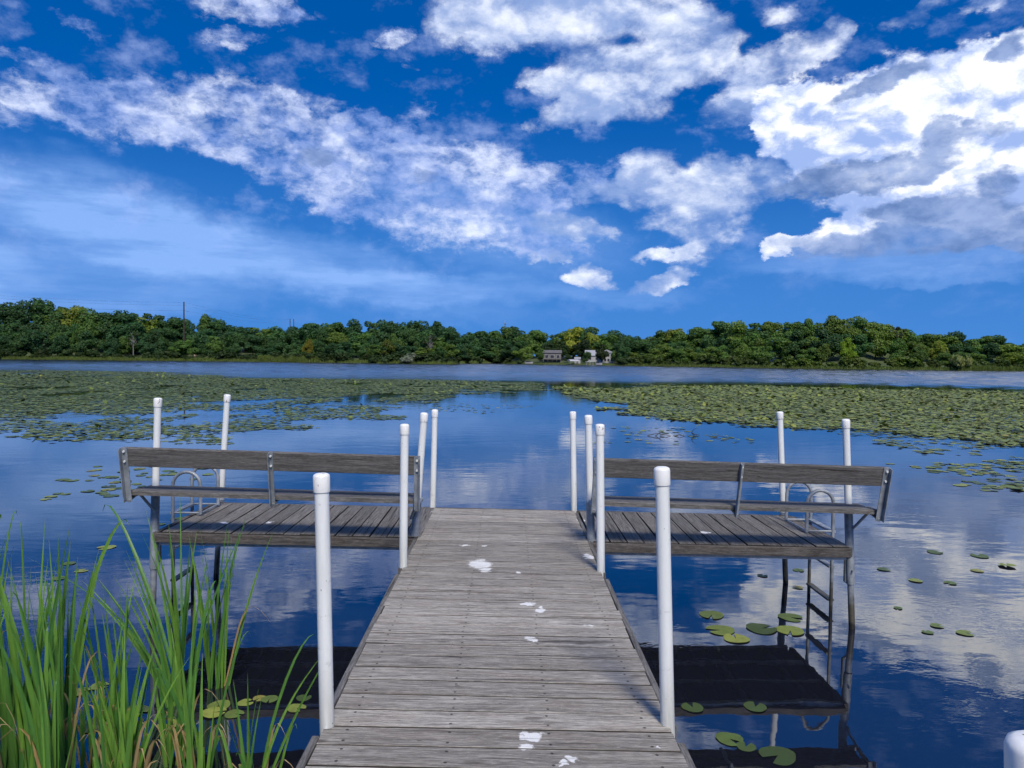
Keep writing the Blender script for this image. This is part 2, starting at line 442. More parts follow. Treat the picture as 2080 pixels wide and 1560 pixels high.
def pvc_mat():
    m, b, p = new_mat('white_plastic')
    tc = b.n('ShaderNodeTexCoord')
    o = tc.outputs['Object']
    oi = b.n('ShaderNodeObjectInfo')
    o = b.v('ADD', o, b.v('SCALE', (13.0, 7.0, 5.0), oi.outputs['Random']))
    dirt = b.noise(b.v('MULTIPLY', o, (30, 30, 3)), 1.0, 5.0, 0.6)
    c = b.mix(b.sm(dirt, 0.45, 0.8, 0.0, 0.4), (0.74, 0.76, 0.74, 1), (0.52, 0.53, 0.49, 1))
    specks = b.sm(b.noise(b.v('MULTIPLY', o, (60, 60, 38)), 1.0, 2.0, 0.5), 0.735, 0.76)
    c = b.mix(specks, c, (0.10, 0.07, 0.05, 1))
    oz = b.n('ShaderNodeSeparateXYZ', {0: tc.outputs['Object']}).outputs[2]
    grime = b.m('MULTIPLY', b.sm(b.m('MULTIPLY_ADD', b.m('SUBTRACT', dirt, 0.5), 0.5, oz), -0.05, 0.4, 0.55, 0.0), b.sm(dirt, 0.3, 0.6))
    c = b.mix(grime, c, (0.30, 0.29, 0.22, 1))
    scuff = b.sm(b.noise(b.v('MULTIPLY', o, (14, 14, 26)), 1.0, 6.0, 0.7), 0.60, 0.68, 0.0, 0.5)
    c = b.mix(scuff, c, (0.42, 0.43, 0.42, 1))
    b.put(p.inputs['Base Color'], c)
    p.inputs['Roughness'].default_value = 0.38
    return m


def cap_mat():
    m, b, p = new_mat('white_plastic_cap')
    tc = b.n('ShaderNodeTexCoord')
    oi = b.n('ShaderNodeObjectInfo')
    o = b.v('ADD', tc.outputs['Object'], b.v('SCALE', (13.0, 7.0, 5.0), oi.outputs['Random']))
    specks = b.sm(b.noise(b.v('MULTIPLY', o, (70, 70, 30)), 1.0, 3.0, 0.6), 0.64, 0.68)
    c = b.mix(specks, (0.80, 0.80, 0.77, 1), (0.13, 0.085, 0.06, 1))
    b.put(p.inputs['Base Color'], c)
    p.inputs['Roughness'].default_value = 0.4
    return m


def galv_mat(name='galvanised_steel', a=(0.20, 0.225, 0.25, 1), c2=(0.34, 0.37, 0.40, 1), wet=True):
    m, b, p = new_mat(name)
    g = b.n('ShaderNodeNewGeometry')
    pos = g.outputs['Position']
    n = b.noise(pos, 14.0, 5.0, 0.6)
    c = b.mix(b.sm(n, 0.35, 0.7), a, c2)
    if wet:      # algae and rust on the lowest half metre above the waterline
        z = b.n('ShaderNodeSeparateXYZ', {0: pos}).outputs[2]
        zz = b.m('ADD', z, b.m('MULTIPLY', b.m('SUBTRACT', n, 0.5), 0.18))
        c = b.mix(b.sm(zz, 0.18, 0.34, 0.92, 0.0), c, (0.075, 0.066, 0.04, 1))
        c = b.mix(b.sm(zz, 0.02, 0.07, 0.9, 0.0), c, (0.015, 0.014, 0.01, 1))
    b.put(p.inputs['Base Color'], c)
    p.inputs['Metallic'].default_value = 0.25
    p.inputs['Roughness'].default_value = 0.5
    return m


def plain(name, c, rough=0.6, var=0.25, scale=6.0):
    m, b, p = new_mat(name)
    tc = b.n('ShaderNodeTexCoord')
    n = b.noise(tc.outputs['Object'], scale, 4.0, 0.6)
    lo = tuple(x * (1 - var) for x in c) + (1,)
    hi = tuple(min(1, x * (1 + var)) for x in c) + (1,)
    b.put(p.inputs['Base Color'], b.mix(b.sm(n, 0.3, 0.7), lo, hi))
    p.inputs['Roughness'].default_value = rough
    return m


PVC, CAP, GALV = pvc_mat(), cap_mat(), galv_mat()


def leaf_mat(name, tint_from_object=True, c=(0.05, 0.09, 0.03), trans=0.25, rough=0.6):
    m, b, p = new_mat(name)
    oi = b.n('ShaderNodeObjectInfo')
    g = b.n('ShaderNodeNewGeometry')
    base = oi.outputs['Color'] if tint_from_object else c + (1,)
    n = b.noise(g.outputs['Position'], 0.55, 4.0, 0.6)
    n2 = b.m('ADD', b.m('MULTIPLY', g.outputs['Random Per Island'], 0.6), b.m('MULTIPLY', n, 0.8))
    k = b.sm(n2, 0.25, 1.1, 0.75, 1.3)
    cc = b.mix(1.0, base, b.n('ShaderNodeCombineColor', {0: k, 1: k, 2: b.m('MULTIPLY', k, 0.9)}).outputs[0], 'MULTIPLY')
    b.put(p.inputs['Base Color'], cc)
    p.inputs['Roughness'].default_value = rough
    p.inputs['Specular IOR Level'].default_value = 0.25
    tr = b.n('ShaderNodeBsdfTranslucent', {'Color': b.mix(1.0, cc, (0.95, 1.3, 0.5, 1), 'MULTIPLY')})
    mx = b.n('ShaderNodeMixShader', {0: trans, 1: p.outputs[0], 2: tr.outputs[0]})
    out = m.node_tree.nodes['Material Output']
    m.node_tree.links.new(mx.outputs[0], out.inputs[0])
    return m


LEAF = leaf_mat('tree_leaves', trans=0.4)
BARK = plain('bark', (0.075, 0.062, 0.05), 0.9, 0.4, 2.0)
PALEBARK = plain('pale_bark', (0.26, 0.25, 0.23), 0.9, 0.3, 2.0)

# ------------------------------------------------------------------ water
def water_mat():
    m, b, p = new_mat('lake_water')
    g = b.n('ShaderNodeNewGeometry')
    pos = g.outputs['Position']
    sp = b.n('ShaderNodeSeparateXYZ', {0: pos})
    # the open lake beyond the pads is ruffled by wind; the water among the pads is nearly still
    breeze = b.noise(b.v('MULTIPLY', pos, (0.02, 0.05, 0)), 1.0, 3.0, 0.5)
    open_ = b.sm(sp.outputs[1], 62.0, 84.0)
    ruffle = b.m('MULTIPLY', open_, b.sm(breeze, 0.3, 0.65, 0.7, 1.15))
    w2 = b.noise(b.v('MULTIPLY', pos, (5.0, 9.0, 0)), 1.0, 3.0, 0.55)
    w3 = b.noise(b.v('MULTIPLY', pos, (1.1, 2.2, 0)), 1.0, 2.0, 0.5)
    puffs = b.sm(b.noise(b.v('MULTIPLY', pos, (0.35, 0.5, 0)), 1.0, 3.0, 0.5), 0.45, 0.7)
    calm = b.m('ADD', b.m('MULTIPLY', w2, b.m('ADD', 0.0003, b.m('MULTIPLY', puffs, 0.0016))), b.m('MULTIPLY', w3, 0.0028))
    h = b.m('ADD', calm, b.m('MULTIPLY', ruffle, b.m('MULTIPLY', w2, 0.003)))
    bp = b.n('ShaderNodeBump', {'Height': h, 'Strength': 1.0, 'Distance': 1.0})
    b.put(p.inputs['Normal'], bp.outputs[0])
    p.inputs['Base Color'].default_value = (0.009, 0.011, 0.018, 1)
    b.put(p.inputs['Roughness'], b.m('ADD', 0.012, b.m('MULTIPLY', ruffle, 0.18)))
    p.inputs['IOR'].default_value = 2.2
    p.inputs['Specular IOR Level'].default_value = 0.75
    return m


def water_mesh():
    """flat sheet near the dock; beyond the lily pads the open lake carries real wind ripples"""
    az = np.radians(np.linspace(-46, 46, 371))
    rr = np.concatenate([np.array([0.0, 8, 16, 24, 32, 40, 48, 54]), np.arange(58, 300, 0.36), np.array([310, 330, 400, 700, 1600])])
    AZ, RR = np.meshgrid(az, rr, indexing='ij')
    x, y = RR * np.sin(AZ), RR * np.cos(AZ)
    r0 = np.interp(np.degrees(AZ), [-46, -34, -27, -19, -10, 0, 5, 20, 27, 35, 46], [140, 118, 104, 84, 78, 74, 74, 78, 74, 76, 84])
    env = np.clip((RR - r0 - 2) / 45, 0, 1) ** 0.7 * np.clip((302 - RR) / 15, 0, 1) * np.clip((np.radians(45) - np.abs(AZ)) / 0.05, 0, 1)
    env *= 0.7 + 0.6 * vnoise(x, y * 0.35, 14.0, 21)
    g = np.random.default_rng(5)
    z = np.zeros_like(x)
    for k in range(26):
        lam = g.uniform(1.1, 3.4)
        th = g.normal(0.15, 0.55)
        kk = 2 * math.pi / lam
        z += 0.019 * lam / (2 * math.pi) * np.sin(kk * (y * math.cos(th) + x * math.sin(th)) + g.uniform(0, 6.28)) * 1.4
    z *= env
    V = np.stack([x, y, z], -1).reshape(-1, 3)
    n = len(rr)
    i, j = np.meshgrid(np.arange(len(az) - 1), np.arange(n - 1), indexing='ij')
    F = np.stack([i * n + j, (i + 1) * n + j, (i + 1) * n + j + 1, i * n + j + 1], -1).reshape(-1, 4)[:, ::-1]
    # the sector behind and beside the view stays flat
    a2 = np.radians(np.linspace(46, 314, 60))
    V2 = [(0, 0, 0)] + [(1600 * math.sin(q), 1600 * math.cos(q), 0) for q in a2]
    o = len(V)
    F2 = [(o, o + k + 1, o + k, o) for k in range(1, len(a2))]
    me = raw_mesh('water', np.concatenate([V, np.array(V2)]), F, water_mat(), True)
    return me, V2


def vnoise(x, y, s, seed):
    """smooth value noise 0..1"""
    g = np.random.default_rng(seed).random((64, 64))
    u, w = x / s, y / s
    i, j = np.floor(u).astype(int), np.floor(w).astype(int)
    fu, fv = u - i, w - j
    fu, fv = fu * fu * (3 - 2 * fu), fv * fv * (3 - 2 * fv)
    G = lambda a, c: g[a % 64, c % 64]
    return (G(i, j) * (1 - fu) + G(i + 1, j) * fu) * (1 - fv) + (G(i, j + 1) * (1 - fu) + G(i + 1, j + 1) * fu) * fv


wme, V2 = water_mesh()
import bmesh
bm_ = bmesh.new()
bm_.from_mesh(wme)
bm_.verts.ensure_lookup_table()
nv = len(bm_.verts) - len(V2)
for k in range(1, len(V2) - 1):
    bm_.faces.new((bm_.verts[nv], bm_.verts[nv + k + 1], bm_.verts[nv + k])).smooth = True
bm_.to_mesh(wme)
bm_.free()
tag(link('water', wme), kind='structure')

# ------------------------------------------------------------------ terrain round the lake
SHORE = [(-180, 3.2), (-150, 3.4), (-125, 5), (-105, 14), (-90, 40), (-70, 150), (-50, 262), (-34.3, 292), (-18.7, 273), (-8, 250), (-4.4, 240), (-3.2, 275), (-1.1, 318), (2.7, 284), (9, 272), (13.9, 268), (24, 254), (30, 272), (35.2, 292), (50, 268), (70, 160), (90, 44), (105, 14), (125, 5), (150, 3.4), (180, 3.2)]
SA, SR = np.array(SHORE).T


def shore_r(a):
    return np.interp(a, SA, SR)


HILL = [(-180, 2), (-90, 4), (-60, 9), (-34, 9), (-25, 6), (-15, 4), (-4, 3), (2, 2.5), (10, 3), (17, 8), (25, 10), (31, 6), (40, 5), (90, 4), (180, 2)]
HA, HH = np.array(HILL).T


def ground(a, r):
    dd = r - shore_r(a)
    base = np.interp(dd, [-3, 0, 0.8, 4, 12], [-0.9, -0.05, 0.22, 0.5, 1.1])
    t = np.clip((dd - 10) / 55, 0, 1)
    return base + np.interp(a, HA, HH) * t * t * (3 - 2 * t)


def polar(a, r):
    return r * math.sin(math.radians(a)), r * math.cos(math.radians(a))


def terrain():
    m, b, p = new_mat('grassy_ground')
    g = b.n('ShaderNodeNewGeometry')
    n = b.noise(g.outputs['Position'], 0.35, 6.0, 0.65)
    n2 = b.noise(g.outputs['Position'], 6.0, 3.0, 0.6)
    c = b.mix(b.sm(n, 0.35, 0.65), (0.035, 0.06, 0.018, 1), (0.075, 0.105, 0.032, 1))
    c = b.mix(b.sm(n2, 0.4, 0.7, 0.0, 0.35), c, (0.12, 0.11, 0.055, 1))
    z = b.n('ShaderNodeSeparateXYZ', {0: g.outputs['Position']}).outputs[2]
    c = b.mix(b.sm(z, 0.1, 0.35, 1.0, 0.0), c, (0.075, 0.08, 0.035, 1))
    b.put(p.inputs['Base Color'], c)
    p.inputs['Roughness'].default_value = 0.95
    dd = [-3, -1, 0, 0.8, 2.5, 5, 9, 14, 20, 28, 38, 52, 70, 110, 250, 700, 1500]
    A = np.linspace(-180, 180, 361)
    V, F = [], []
    for a in A:
        R0 = float(shore_r(a))
        for q in dd:
            r = max(0.4, R0 + q)
            x, y = polar(a, r)
            V.append((x, y, float(ground(a, R0 + q)) + (0.0 if q < 2 else random.uniform(-0.08, 0.08))))
    k = len(dd)
    for i in range(len(A) - 1):
        for j in range(k - 1):
            F.append((i * k + j, i * k + j + 1, (i + 1) * k + j + 1, (i + 1) * k + j))
    o = link('terrain', raw_mesh('terrain', V, F, m, True))
    tag(o, kind='structure')


terrain()

# ------------------------------------------------------------------ the dock
DECK_Z, TILT = 0.735, 0.013


def dz(x):
    return DECK_Z - TILT * x


def board(L, W, T, bev=0.006):
    return MB().box((0, 0, 0), (L, W, T), None, bev)


def galv_box(mb, c, s):
    return mb.box(c, s)


Y_END, SECTION, PITCH_B = 7.27, 2.17, 2.17 / 15
CX = -0.013
walk = thing('dock_walkway', 'long grey plank dock walkway leading straight out over the lake', 'dock', (CX, 0, dz(CX)), (0, TILT, 0))
pm = board(1.40, PITCH_B - 0.008, 0.036, 0.003).mesh('plank', WALK)
for i in range(60):
    y = Y_END - PITCH_B * (i + 0.5)
    link('plank', pm, walk, (random.uniform(-0.006, 0.006), y, -0.018 + random.uniform(-0.001, 0.001)),
         (random.uniform(-0.003, 0.003), random.uniform(-0.001, 0.001), random.uniform(-0.003, 0.003) + (math.pi if i % 2 else 0)))
rail_m = board(SECTION - 0.14, 0.030, 0.12, 0.003).mesh('side_rail', BENCHW)
for s in (-1, 1):
    for k in range(4):
        y1 = Y_END - SECTION * k
        link('side_rail', rail_m, walk, (s * 0.719, y1 - SECTION / 2 - 0.005, -0.064 + (0.0 if s < 0 else 0.001)), (0, 0, math.pi / 2))
for k in range(5):
    MB().box((0, 0, 0), (1.36, 0.05, 0.09)).build('cross_beam', FASCIA, walk, loc=(0, max(-1.3, Y_END - SECTION * k - 0.06), -0.085))
MB().box((0, 0, 0), (1.40, 0.03, 0.12)).build('end_board', FASCIA, walk, loc=(0, Y_END + 0.017, -0.062))


def lathe(mb, prof, seg=20):
    n = len(prof)
    V = [(r * math.cos(2 * math.pi * k / seg), r * math.sin(2 * math.pi * k / seg), z) for r, z in prof for k in range(seg)]
    F = [(i * seg + k, i * seg + (k + 1) % seg, (i + 1) * seg + (k + 1) % seg, (i + 1) * seg + k) for i in range(n - 1) for k in range(seg)]
    F.append(tuple(range((n - 1) * seg, n * seg)))
    return mb.add(V, F, True)


def post(label, xb, xt, y, ztop, corner=False, yt=None, sleeve_from=None):
    """white capped post: xb/xt = x at deck level and at the top; ztop above water"""
    d0 = dz(xb)
    yt = y if yt is None else yt
    root = thing('white_dock_post', label, 'post', (xb, y, d0), (0, 0, 0), 'white capped posts of the dock')
    ax = Vector((xt - xb, yt - y, ztop - d0))
    q = ax.to_track_quat('Z', 'Y').to_euler()
    Ls = ax.length
    s0 = (0.30 if corner else -0.10) if sleeve_from is None else sleeve_from
    sl_ = MB().tube([(0, 0, s0), (0, 0, (s0 + Ls) / 2), (0, 0, Ls - 0.04)], 0.029, 20)
    sl_.build('sleeve', PVC, root, rot=q)
    lathe(MB(), [(0.0325, Ls - 0.075), (0.0335, Ls - 0.07), (0.0335, Ls - 0.014), (0.031, Ls - 0.006), (0.022, Ls - 0.001), (0.008, Ls + 0.001)]).build('cap', CAP, root, rot=q)
    lo = -d0 - 0.7
    if corner:
        MB().tube([(0, 0, s0 + 0.02), (0, 0, -0.32)], 0.034, 16).build('socket', GALV, root, rot=q)
        MB().tube([(0, 0, -0.28), (0, 0, lo)], 0.026, 14).build('leg', GALV, root, rot=q)
        MB().tube([(0.03, 0, -0.2), (0.058, 0, -0.2)], 0.008, 8).build('set_screw', GALV, root, rot=q)
    else:
        MB().tube([(0, 0, s0 + 0.03), (0, 0, lo)], 0.024, 14).build('leg', GALV, root, rot=q)
    return root


post('white capped post on walkway edge, close in front of the bench by the cattails', -0.706, -0.731, 2.93, 1.765)
post('tallest white capped post, near walkway edge opposite the cattails', 0.684, 0.640, 3.0, 1.795)
post('white walkway post before the inner end of the cattail-side bench', -0.716, -0.712, 5.20, 1.76)
post('white walkway post before the inner end of the bench opposite the cattails', 0.688, 0.664, 5.19, 1.775)
post('slim upright white post at the far walkway corner on the cattail side', -0.716, -0.702, 7.30, 1.717)
post('slim white post at the far walkway corner away from the cattails', 0.690, 0.664, 7.30, 1.712)
post('leaning white post behind the inner end of the cattail-side bench', -0.745, -0.673, 6.10, 1.774, True)
post('white post behind the inner end of the bench away from the cattails', 0.722, 0.684, 6.10, 1.769, True)
post('white post behind the outer end of the cattail-side bench', -2.90, -2.867, 6.10, 1.872, True)
post('leaning white post at far outer corner of the cattail-side platform beyond the ladder', -2.835, -2.767, 7.35, 1.84, True, sleeve_from=0.0)
post('white post at far outer corner of the platform away from cattails beyond the ladder', 2.80, 2.74, 7.35, 1.73, True, sleeve_from=0.0)
post('white post behind the outer end of the bench away from the cattails', 2.885, 2.825, 6.10, 1.759, True)
post('rounded white post cap cut off by the lower corner of the picture', 0.70, 0.655, 0.885, 1.772)


def platform(side):
    name = 'cattail side' if side < 0 else 'open water side'
    lab = ('dark grey plank platform joined to the walkway behind the cattails' if side < 0
           else 'dark grey plank platform joined to the walkway with lily pads floating below its corner')
    cx = side * 1.80
    y0, y1 = 6.02, 7.28
    root = thing('side_platform', lab, 'platform', (cx, (y0 + y1) / 2, dz(cx)), (0, TILT, 0), 'plank platforms either side of the walkway')
    D = y1 - y0
    pmesh = board(D - 0.04, 0.133, 0.036, 0.003).mesh('plank', DECK)
    for i in range(15):
        x = -1.045 + (i + 0.5) * 0.1425 - 0.02 * side
        link('plank', pmesh, root, (x, 0.02, -0.018 + random.uniform(-0.003, 0.002)), (random.uniform(-.003, .003), random.uniform(-.006, .006), math.pi / 2 + random.uniform(-.003, .003) + (math.pi if i % 2 else 0)))
    board(2.14, 0.038, 0.070, 0.004).build('front_board', FASCIA, root, loc=(-0.02 * side, -D / 2 - 0.001, -0.038))
    board(2.14, 0.038, 0.078, 0.004).build('back_board', FASCIA, root, loc=(-0.02 * side, D / 2 + 0.02, -0.043))
    board(D - 0.05, 0.034, 0.078, 0.004).build('side_board', FASCIA, root, loc=(side * 1.072, 0.01, -0.044), rot=(0, 0, math.pi / 2))
    fr = MB()
    for yy in (-D / 2 + 0.03, -0.2, 0.2, D / 2 - 0.03):
        fr.box((-0.02 * side, yy, -0.092), (2.10, 0.045, 0.022))
    fr.build('steel_frame', GALV, root)
    for x in (-0.8, -0.27, 0.27, 0.8):
        MB().box((x, 0.01, -0.062), (0.04, D - 0.1, 0.048)).build('joist', FASCIA, root)
    return root


platform(-1)
platform(1)


def bench(side):
    lab = ('long grey wooden bench with steel arms at the platform behind the cattails' if side < 0
           else 'long grey wooden bench with steel arms on the platform away from the cattails')
    cx = side * 1.835
    root = thing('bench', lab, 'bench', (cx, 6.02, dz(cx)), (0, TILT + 0.008, 0), 'benches facing the lake')
    Rx = Matrix.Rotation(math.radians(11), 3, 'X')
    board(2.31, 0.150, 0.036, 0.004).build('backrest_board', BENCHW, root, loc=(0, -0.262, 0.648), rot=(math.radians(90 + 11), 0, 0))
    for yy, zz in ((-0.125, 0.350), (0.022, 0.347)):
        board(2.28 if yy < 0 else 2.22, 0.140, 0.036, 0.004).build('seat_board', BENCHW, root, loc=(0, yy, zz), rot=(math.radians(random.uniform(-1, 1)), 0, 0))
    for x in (-1.135, 0.0, 1.135):
        a = MB()
        w = 0.030 if x == 0 else 0.048
        top, bot = Vector((x, -0.300, 0.725)), Vector((x, -0.205, 0.285))
        ax = (top - bot)
        R = ax.to_track_quat('Z', 'X').to_matrix()
        # angle iron: one leg flat behind the board, the other pointing towards the shore
        ex, ey = Vector((1, 0, 0)), Vector((0, 1, 0))
        L = ax.length
        ez = ax.normalized()
        en = ex.cross(ez).normalized()
        M3 = Matrix((ex, -en, ez)).transposed()
        mid = (top + bot) / 2
        sgn = 1 if x > 0 else -1
        a.box(mid, (w, 0.006, L), M3)
        a.box(mid + ex * (sgn * (w / 2 - 0.003)) + en * 0.022, (0.006, 0.044, L * 0.98), M3)
        arm = a.build('arm', GALV, root)
        for t in (0.93, 0.75):
            pt = bot + ax * t + en * 0.006
            MB().tube([pt, pt + en * 0.010], 0.009, 8).build('bolt', PVC, arm)
        MB().tube([(x, -0.215, 0.292), (x, -0.18, 0.305), (x, -0.12, 0.318), (x, 0.09, 0.318)], 0.015, 8).build('seat_support', GALV, root)
    for s in (-1, 1):
        MB().tube([(s * 1.12, -0.06, 0.315), (s * 1.055, 0.05, 0.16)], 0.011, 8).build('brace', GALV, root)
        MB().box((s * 1.07, 0.06, 0.315), (0.16, 0.05, 0.02)).build('post_clamp', GALV, root)
    return root


bench(-1)
bench(1)


def ladder(side):
    lab = ('steel swim ladder with two hoop handrails on the outer edge of the cattail-side platform' if side < 0
           else 'steel swim ladder with two hoop handrails on the outer platform edge above open water')
    xi, xo = side * 2.70, side * 2.935
    if side < 0:
        xi, xo = -2.76, -3.01
    ys = (6.68, 7.09) if side < 0 else (6.53, 7.01)
    root = thing('swim_ladder', lab, 'ladder', (xo, ys[0], dz(xo)), (0, 0, 0), 'swim ladders')
    xm, r = (xi - xo) / 2, abs(xi - xo) / 2
    gap = ys[1] - ys[0]
    drop = -dz(xo) - 0.5
    for yy in (0, gap):
        pts = [(xi - xo, yy, 0.01), (xi - xo, yy, 0.27)]
        for k in range(1, 12):
            an = math.pi * k / 12
            pts.append((xm + (xi - xo) / 2 * math.cos(an), yy, 0.27 + r * math.sin(an)))
        pts += [(0, yy, 0.27), (0, yy, -0.3), (0, yy, drop)]
        rl = MB().tube(pts, 0.0155, 12).build('handrail', GALV, root)
        MB().tube([(xi - xo, yy, 0.022), (0, yy, 0.022)], 0.009, 8).build('cross_bar', GALV, rl)
    MB().tube([(xi - xo, 0, 0.02), (xi - xo, gap, 0.02)], 0.009, 8).build('cross_bar', GALV, root)
    for zz in (0.02, -0.30, -0.60, -0.88):
        MB().box((0, gap / 2, zz), (0.055, gap, 0.018)).build('rung', GALV, root)
    MB().tube([(0.02 * side, -0.22, -0.1), (0.02 * side, -0.22, -0.36), (0.06 * side, -0.22, -0.38)], 0.016, 8).build('standoff', GALV, root)
    return root


ladder(-1)
ladder(1)

# ------------------------------------------------------------------ lily pads
ZONES = {
 'left_dense': ([(-63.78, 93.54), (-45.75, 94.6), (-25.5, 72.61), (-6.27, 73.42), (2.8, 67.68), (3.37, 54.74), (-2.16, 47.85), (-3.72, 43.68), (-2.94, 39.15), (-5.36, 35.31), (-9.44, 36.56), (-10.48, 33.66), (-12.42, 30.71), (-14.12, 30.44), (-15.43, 28.04), (-17.39, 28.52), (-17.11, 25.06), (-22.98, 24.28), (-94.91, 100.43)], 0.80),
 'left_medium': ([(-17.11, 25.06), (-17.39, 28.52), (-12.42, 30.71), (-10.48, 33.66), (-5.67, 31.8), (-3.73, 33.42), (-4.23, 27.92), (-6.32, 24.49), (-7.7, 21.12), (-7.58, 18.15), (-9.88, 17.94), (-12.45, 18.23), (-15.79, 17.92), (-22.98, 24.28)], 0.85),
 'left_sparse': ([(-12.45, 18.23), (-9.88, 17.94), (-8.09, 17.42), (-6.91, 13.89), (-5.29, 10.08), (-5.89, 9.75), (-7.78, 11.38), (-10.27, 12.58)], 0.22),
 'right_dense': ([(3.66, 59.63), (8.71, 56.18), (12.56, 62.25), (20.21, 66.85), (28.09, 62.43), (41.18, 58.34), (53.7, 54.24), (17.76, 17.87), (14.24, 20.11), (13.6, 21.92), (12.04, 23.21), (11.34, 25.13), (8.88, 24.85), (7.72, 27.25), (5.94, 29.35), (4.44, 32.79), (6.68, 36.68), (4.52, 39.22), (3.86, 47.25)], 1.15),
 'right_medium': ([(11.34, 25.13), (13.6, 21.92), (14.24, 20.11), (12.06, 17.0), (11.67, 18.8), (10.34, 18.69), (10.49, 21.61)], 0.4),
 'right_patch': ([(8.5, 16.33), (9.65, 16.82), (12.37, 17.45), (13.19, 16.68), (8.78, 11.07), (8.26, 11.61), (8.15, 12.68), (7.8, 13.41)], 0.6),
 'mid_a': ([(-3.33, 33.84), (-0.66, 36.16), (1.6, 32.97), (0.6, 27.43), (-1.76, 27.11)], 0.10),
 'mid_b': ([(2.43, 23.76), (5.06, 24.94), (5.94, 22.56), (6.96, 19.45), (3.51, 19.14), (2.01, 19.56)], 0.14),
 'mid_c': ([(-1.26, 12.87), (0.04, 12.23), (-0.19, 11.0), (-1.07, 10.95)], 0.15),
 'islet': ([(10.96, 66.44), (14.24, 72.99), (16.09, 69.38), (12.8, 63.43)], 0.7),
 'bench_left': ([(-4.75, 9.8), (-3.89, 10.3), (-2.9, 8.58), (-3.24, 7.75), (-3.67, 7.56), (-4.36, 7.2), (-4.84, 8.08)], 0.07),
 'right_low': ([(4.28, 8.62), (5.42, 9.39), (6.2, 8.69), (5.13, 7.16), (4.07, 7.29), (2.84, 6.8), (2.68, 7.41)], 0.04),
}
NEAR_PADS = [(1.222, 4.659, 0.142), (1.629, 4.672, 0.145), (1.341, 4.268, 0.16), (1.409, 4.181, 0.115), (1.56, 4.088, 0.206), (1.822, 6.382, 0.215), (1.794, 6.019, 0.231), (1.868, 5.838, 0.209), (2.151, 6.061, 0.254), (2.501, 6.338, 0.21), (2.375, 6.021, 0.228), (2.688, 7.581, 0.195), (3.146, 7.792, 0.209), (2.899, 7.192, 0.188), (5.082, 8.602, 0.314), (5.552, 8.039, 0.334), (5.512, 8.444, 0.344), (5.094, 7.836, 0.231), (3.583, 6.607, 0.078), (3.513, 6.015, 0.093), (3.679, 6.165, 0.11), (3.815, 6.0, 0.134), (4.095, 7.859, 0.244), (4.218, 7.457, 0.236), (4.528, 7.384, 0.215), (-1.797, 4.538, 0.15), (-1.802, 4.64, 0.144), (-1.651, 4.679, 0.102), (-1.582, 4.74, 0.087), (-1.51, 4.729, 0.109), (-1.304, 4.611, 0.12), (-1.295, 4.75, 0.1), (-1.665, 4.527, 0.117), (-2.705, 4.902, 0.121), (-2.788, 4.813, 0.136), (-2.295, 4.549, 0.171), (-2.442, 4.38, 0.198), (-2.009, 4.387, 0.128), (-4.615, 7.797, 0.249), (-4.334, 7.534, 0.227), (-4.406, 7.278, 0.235)]


def inside(P, x, y):
    r = np.zeros(len(x), bool)
    n = len(P)
    j = n - 1
    for i in range(n):
        xi, yi = P[i]
        xj, yj = P[j]
        hit = ((yi > y) != (yj > y)) & (x < (xj - xi) * (y - yi) / (yj - yi + 1e-12) + xi)
        r ^= hit
        j = i
    return r


def pad_mat(single):
    m, b, p = new_mat('lily_pad_leaf')
    at = b.n('ShaderNodeAttribute')
    at.attribute_name = 'tint'
    oi = b.n('ShaderNodeObjectInfo')
    t = oi.outputs['Random'] if single else at.outputs['Fac']
    ramp = b.n('ShaderNodeValToRGB', {0: t})
    e = ramp.color_ramp.elements
    e[0].position, e[0].color = 0.0, (0.045, 0.075, 0.022, 1)
    e[1].position, e[1].color = 1.0, (0.28, 0.27, 0.06, 1)
    for pos, cc in ((0.30, (0.095, 0.145, 0.036, 1)), (0.62, (0.195, 0.245, 0.05, 1)), (0.86, (0.26, 0.295, 0.06, 1)), (0.965, (0.22, 0.19, 0.05, 1))):
        ne = e.new(pos)
        ne.color = cc
    tc = b.n('ShaderNodeTexCoord')
    n = b.noise(b.n('ShaderNodeNewGeometry').outputs['Position'], 18.0, 4.0, 0.6)
    c = b.mix(b.sm(n, 0.35, 0.75, 0.0, 0.35), ramp.outputs[0], (0.045, 0.04, 0.018, 1))
    b.put(p.inputs['Base Color'], c)
    p.inputs['Roughness'].default_value = 0.48
    p.inputs['Specular IOR Level'].default_value = 0.22
    return m


PAD, PADS = pad_mat(True), pad_mat(False)


def pad_template(seg, notch=0.35, cup=0.03, seed=0):
    r_ = np.random.default_rng(seed)
    V = [(0, 0, 0)]
    for k in range(seg + 1):
        an = notch / 2 + (2 * math.pi - notch) * k / seg
        rr = 0.5 * (1 + 0.05 * math.sin(3 * an + seed) + r_.uniform(-0.02, 0.02))
        V.append((rr * math.cos(an), rr * math.sin(an), cup * (0.5 + 0.5 * math.sin(2 * an + seed * 1.7))))
    F = [(0, k, k + 1) for k in range(1, seg + 1)]
    return np.array(V), np.array(F)


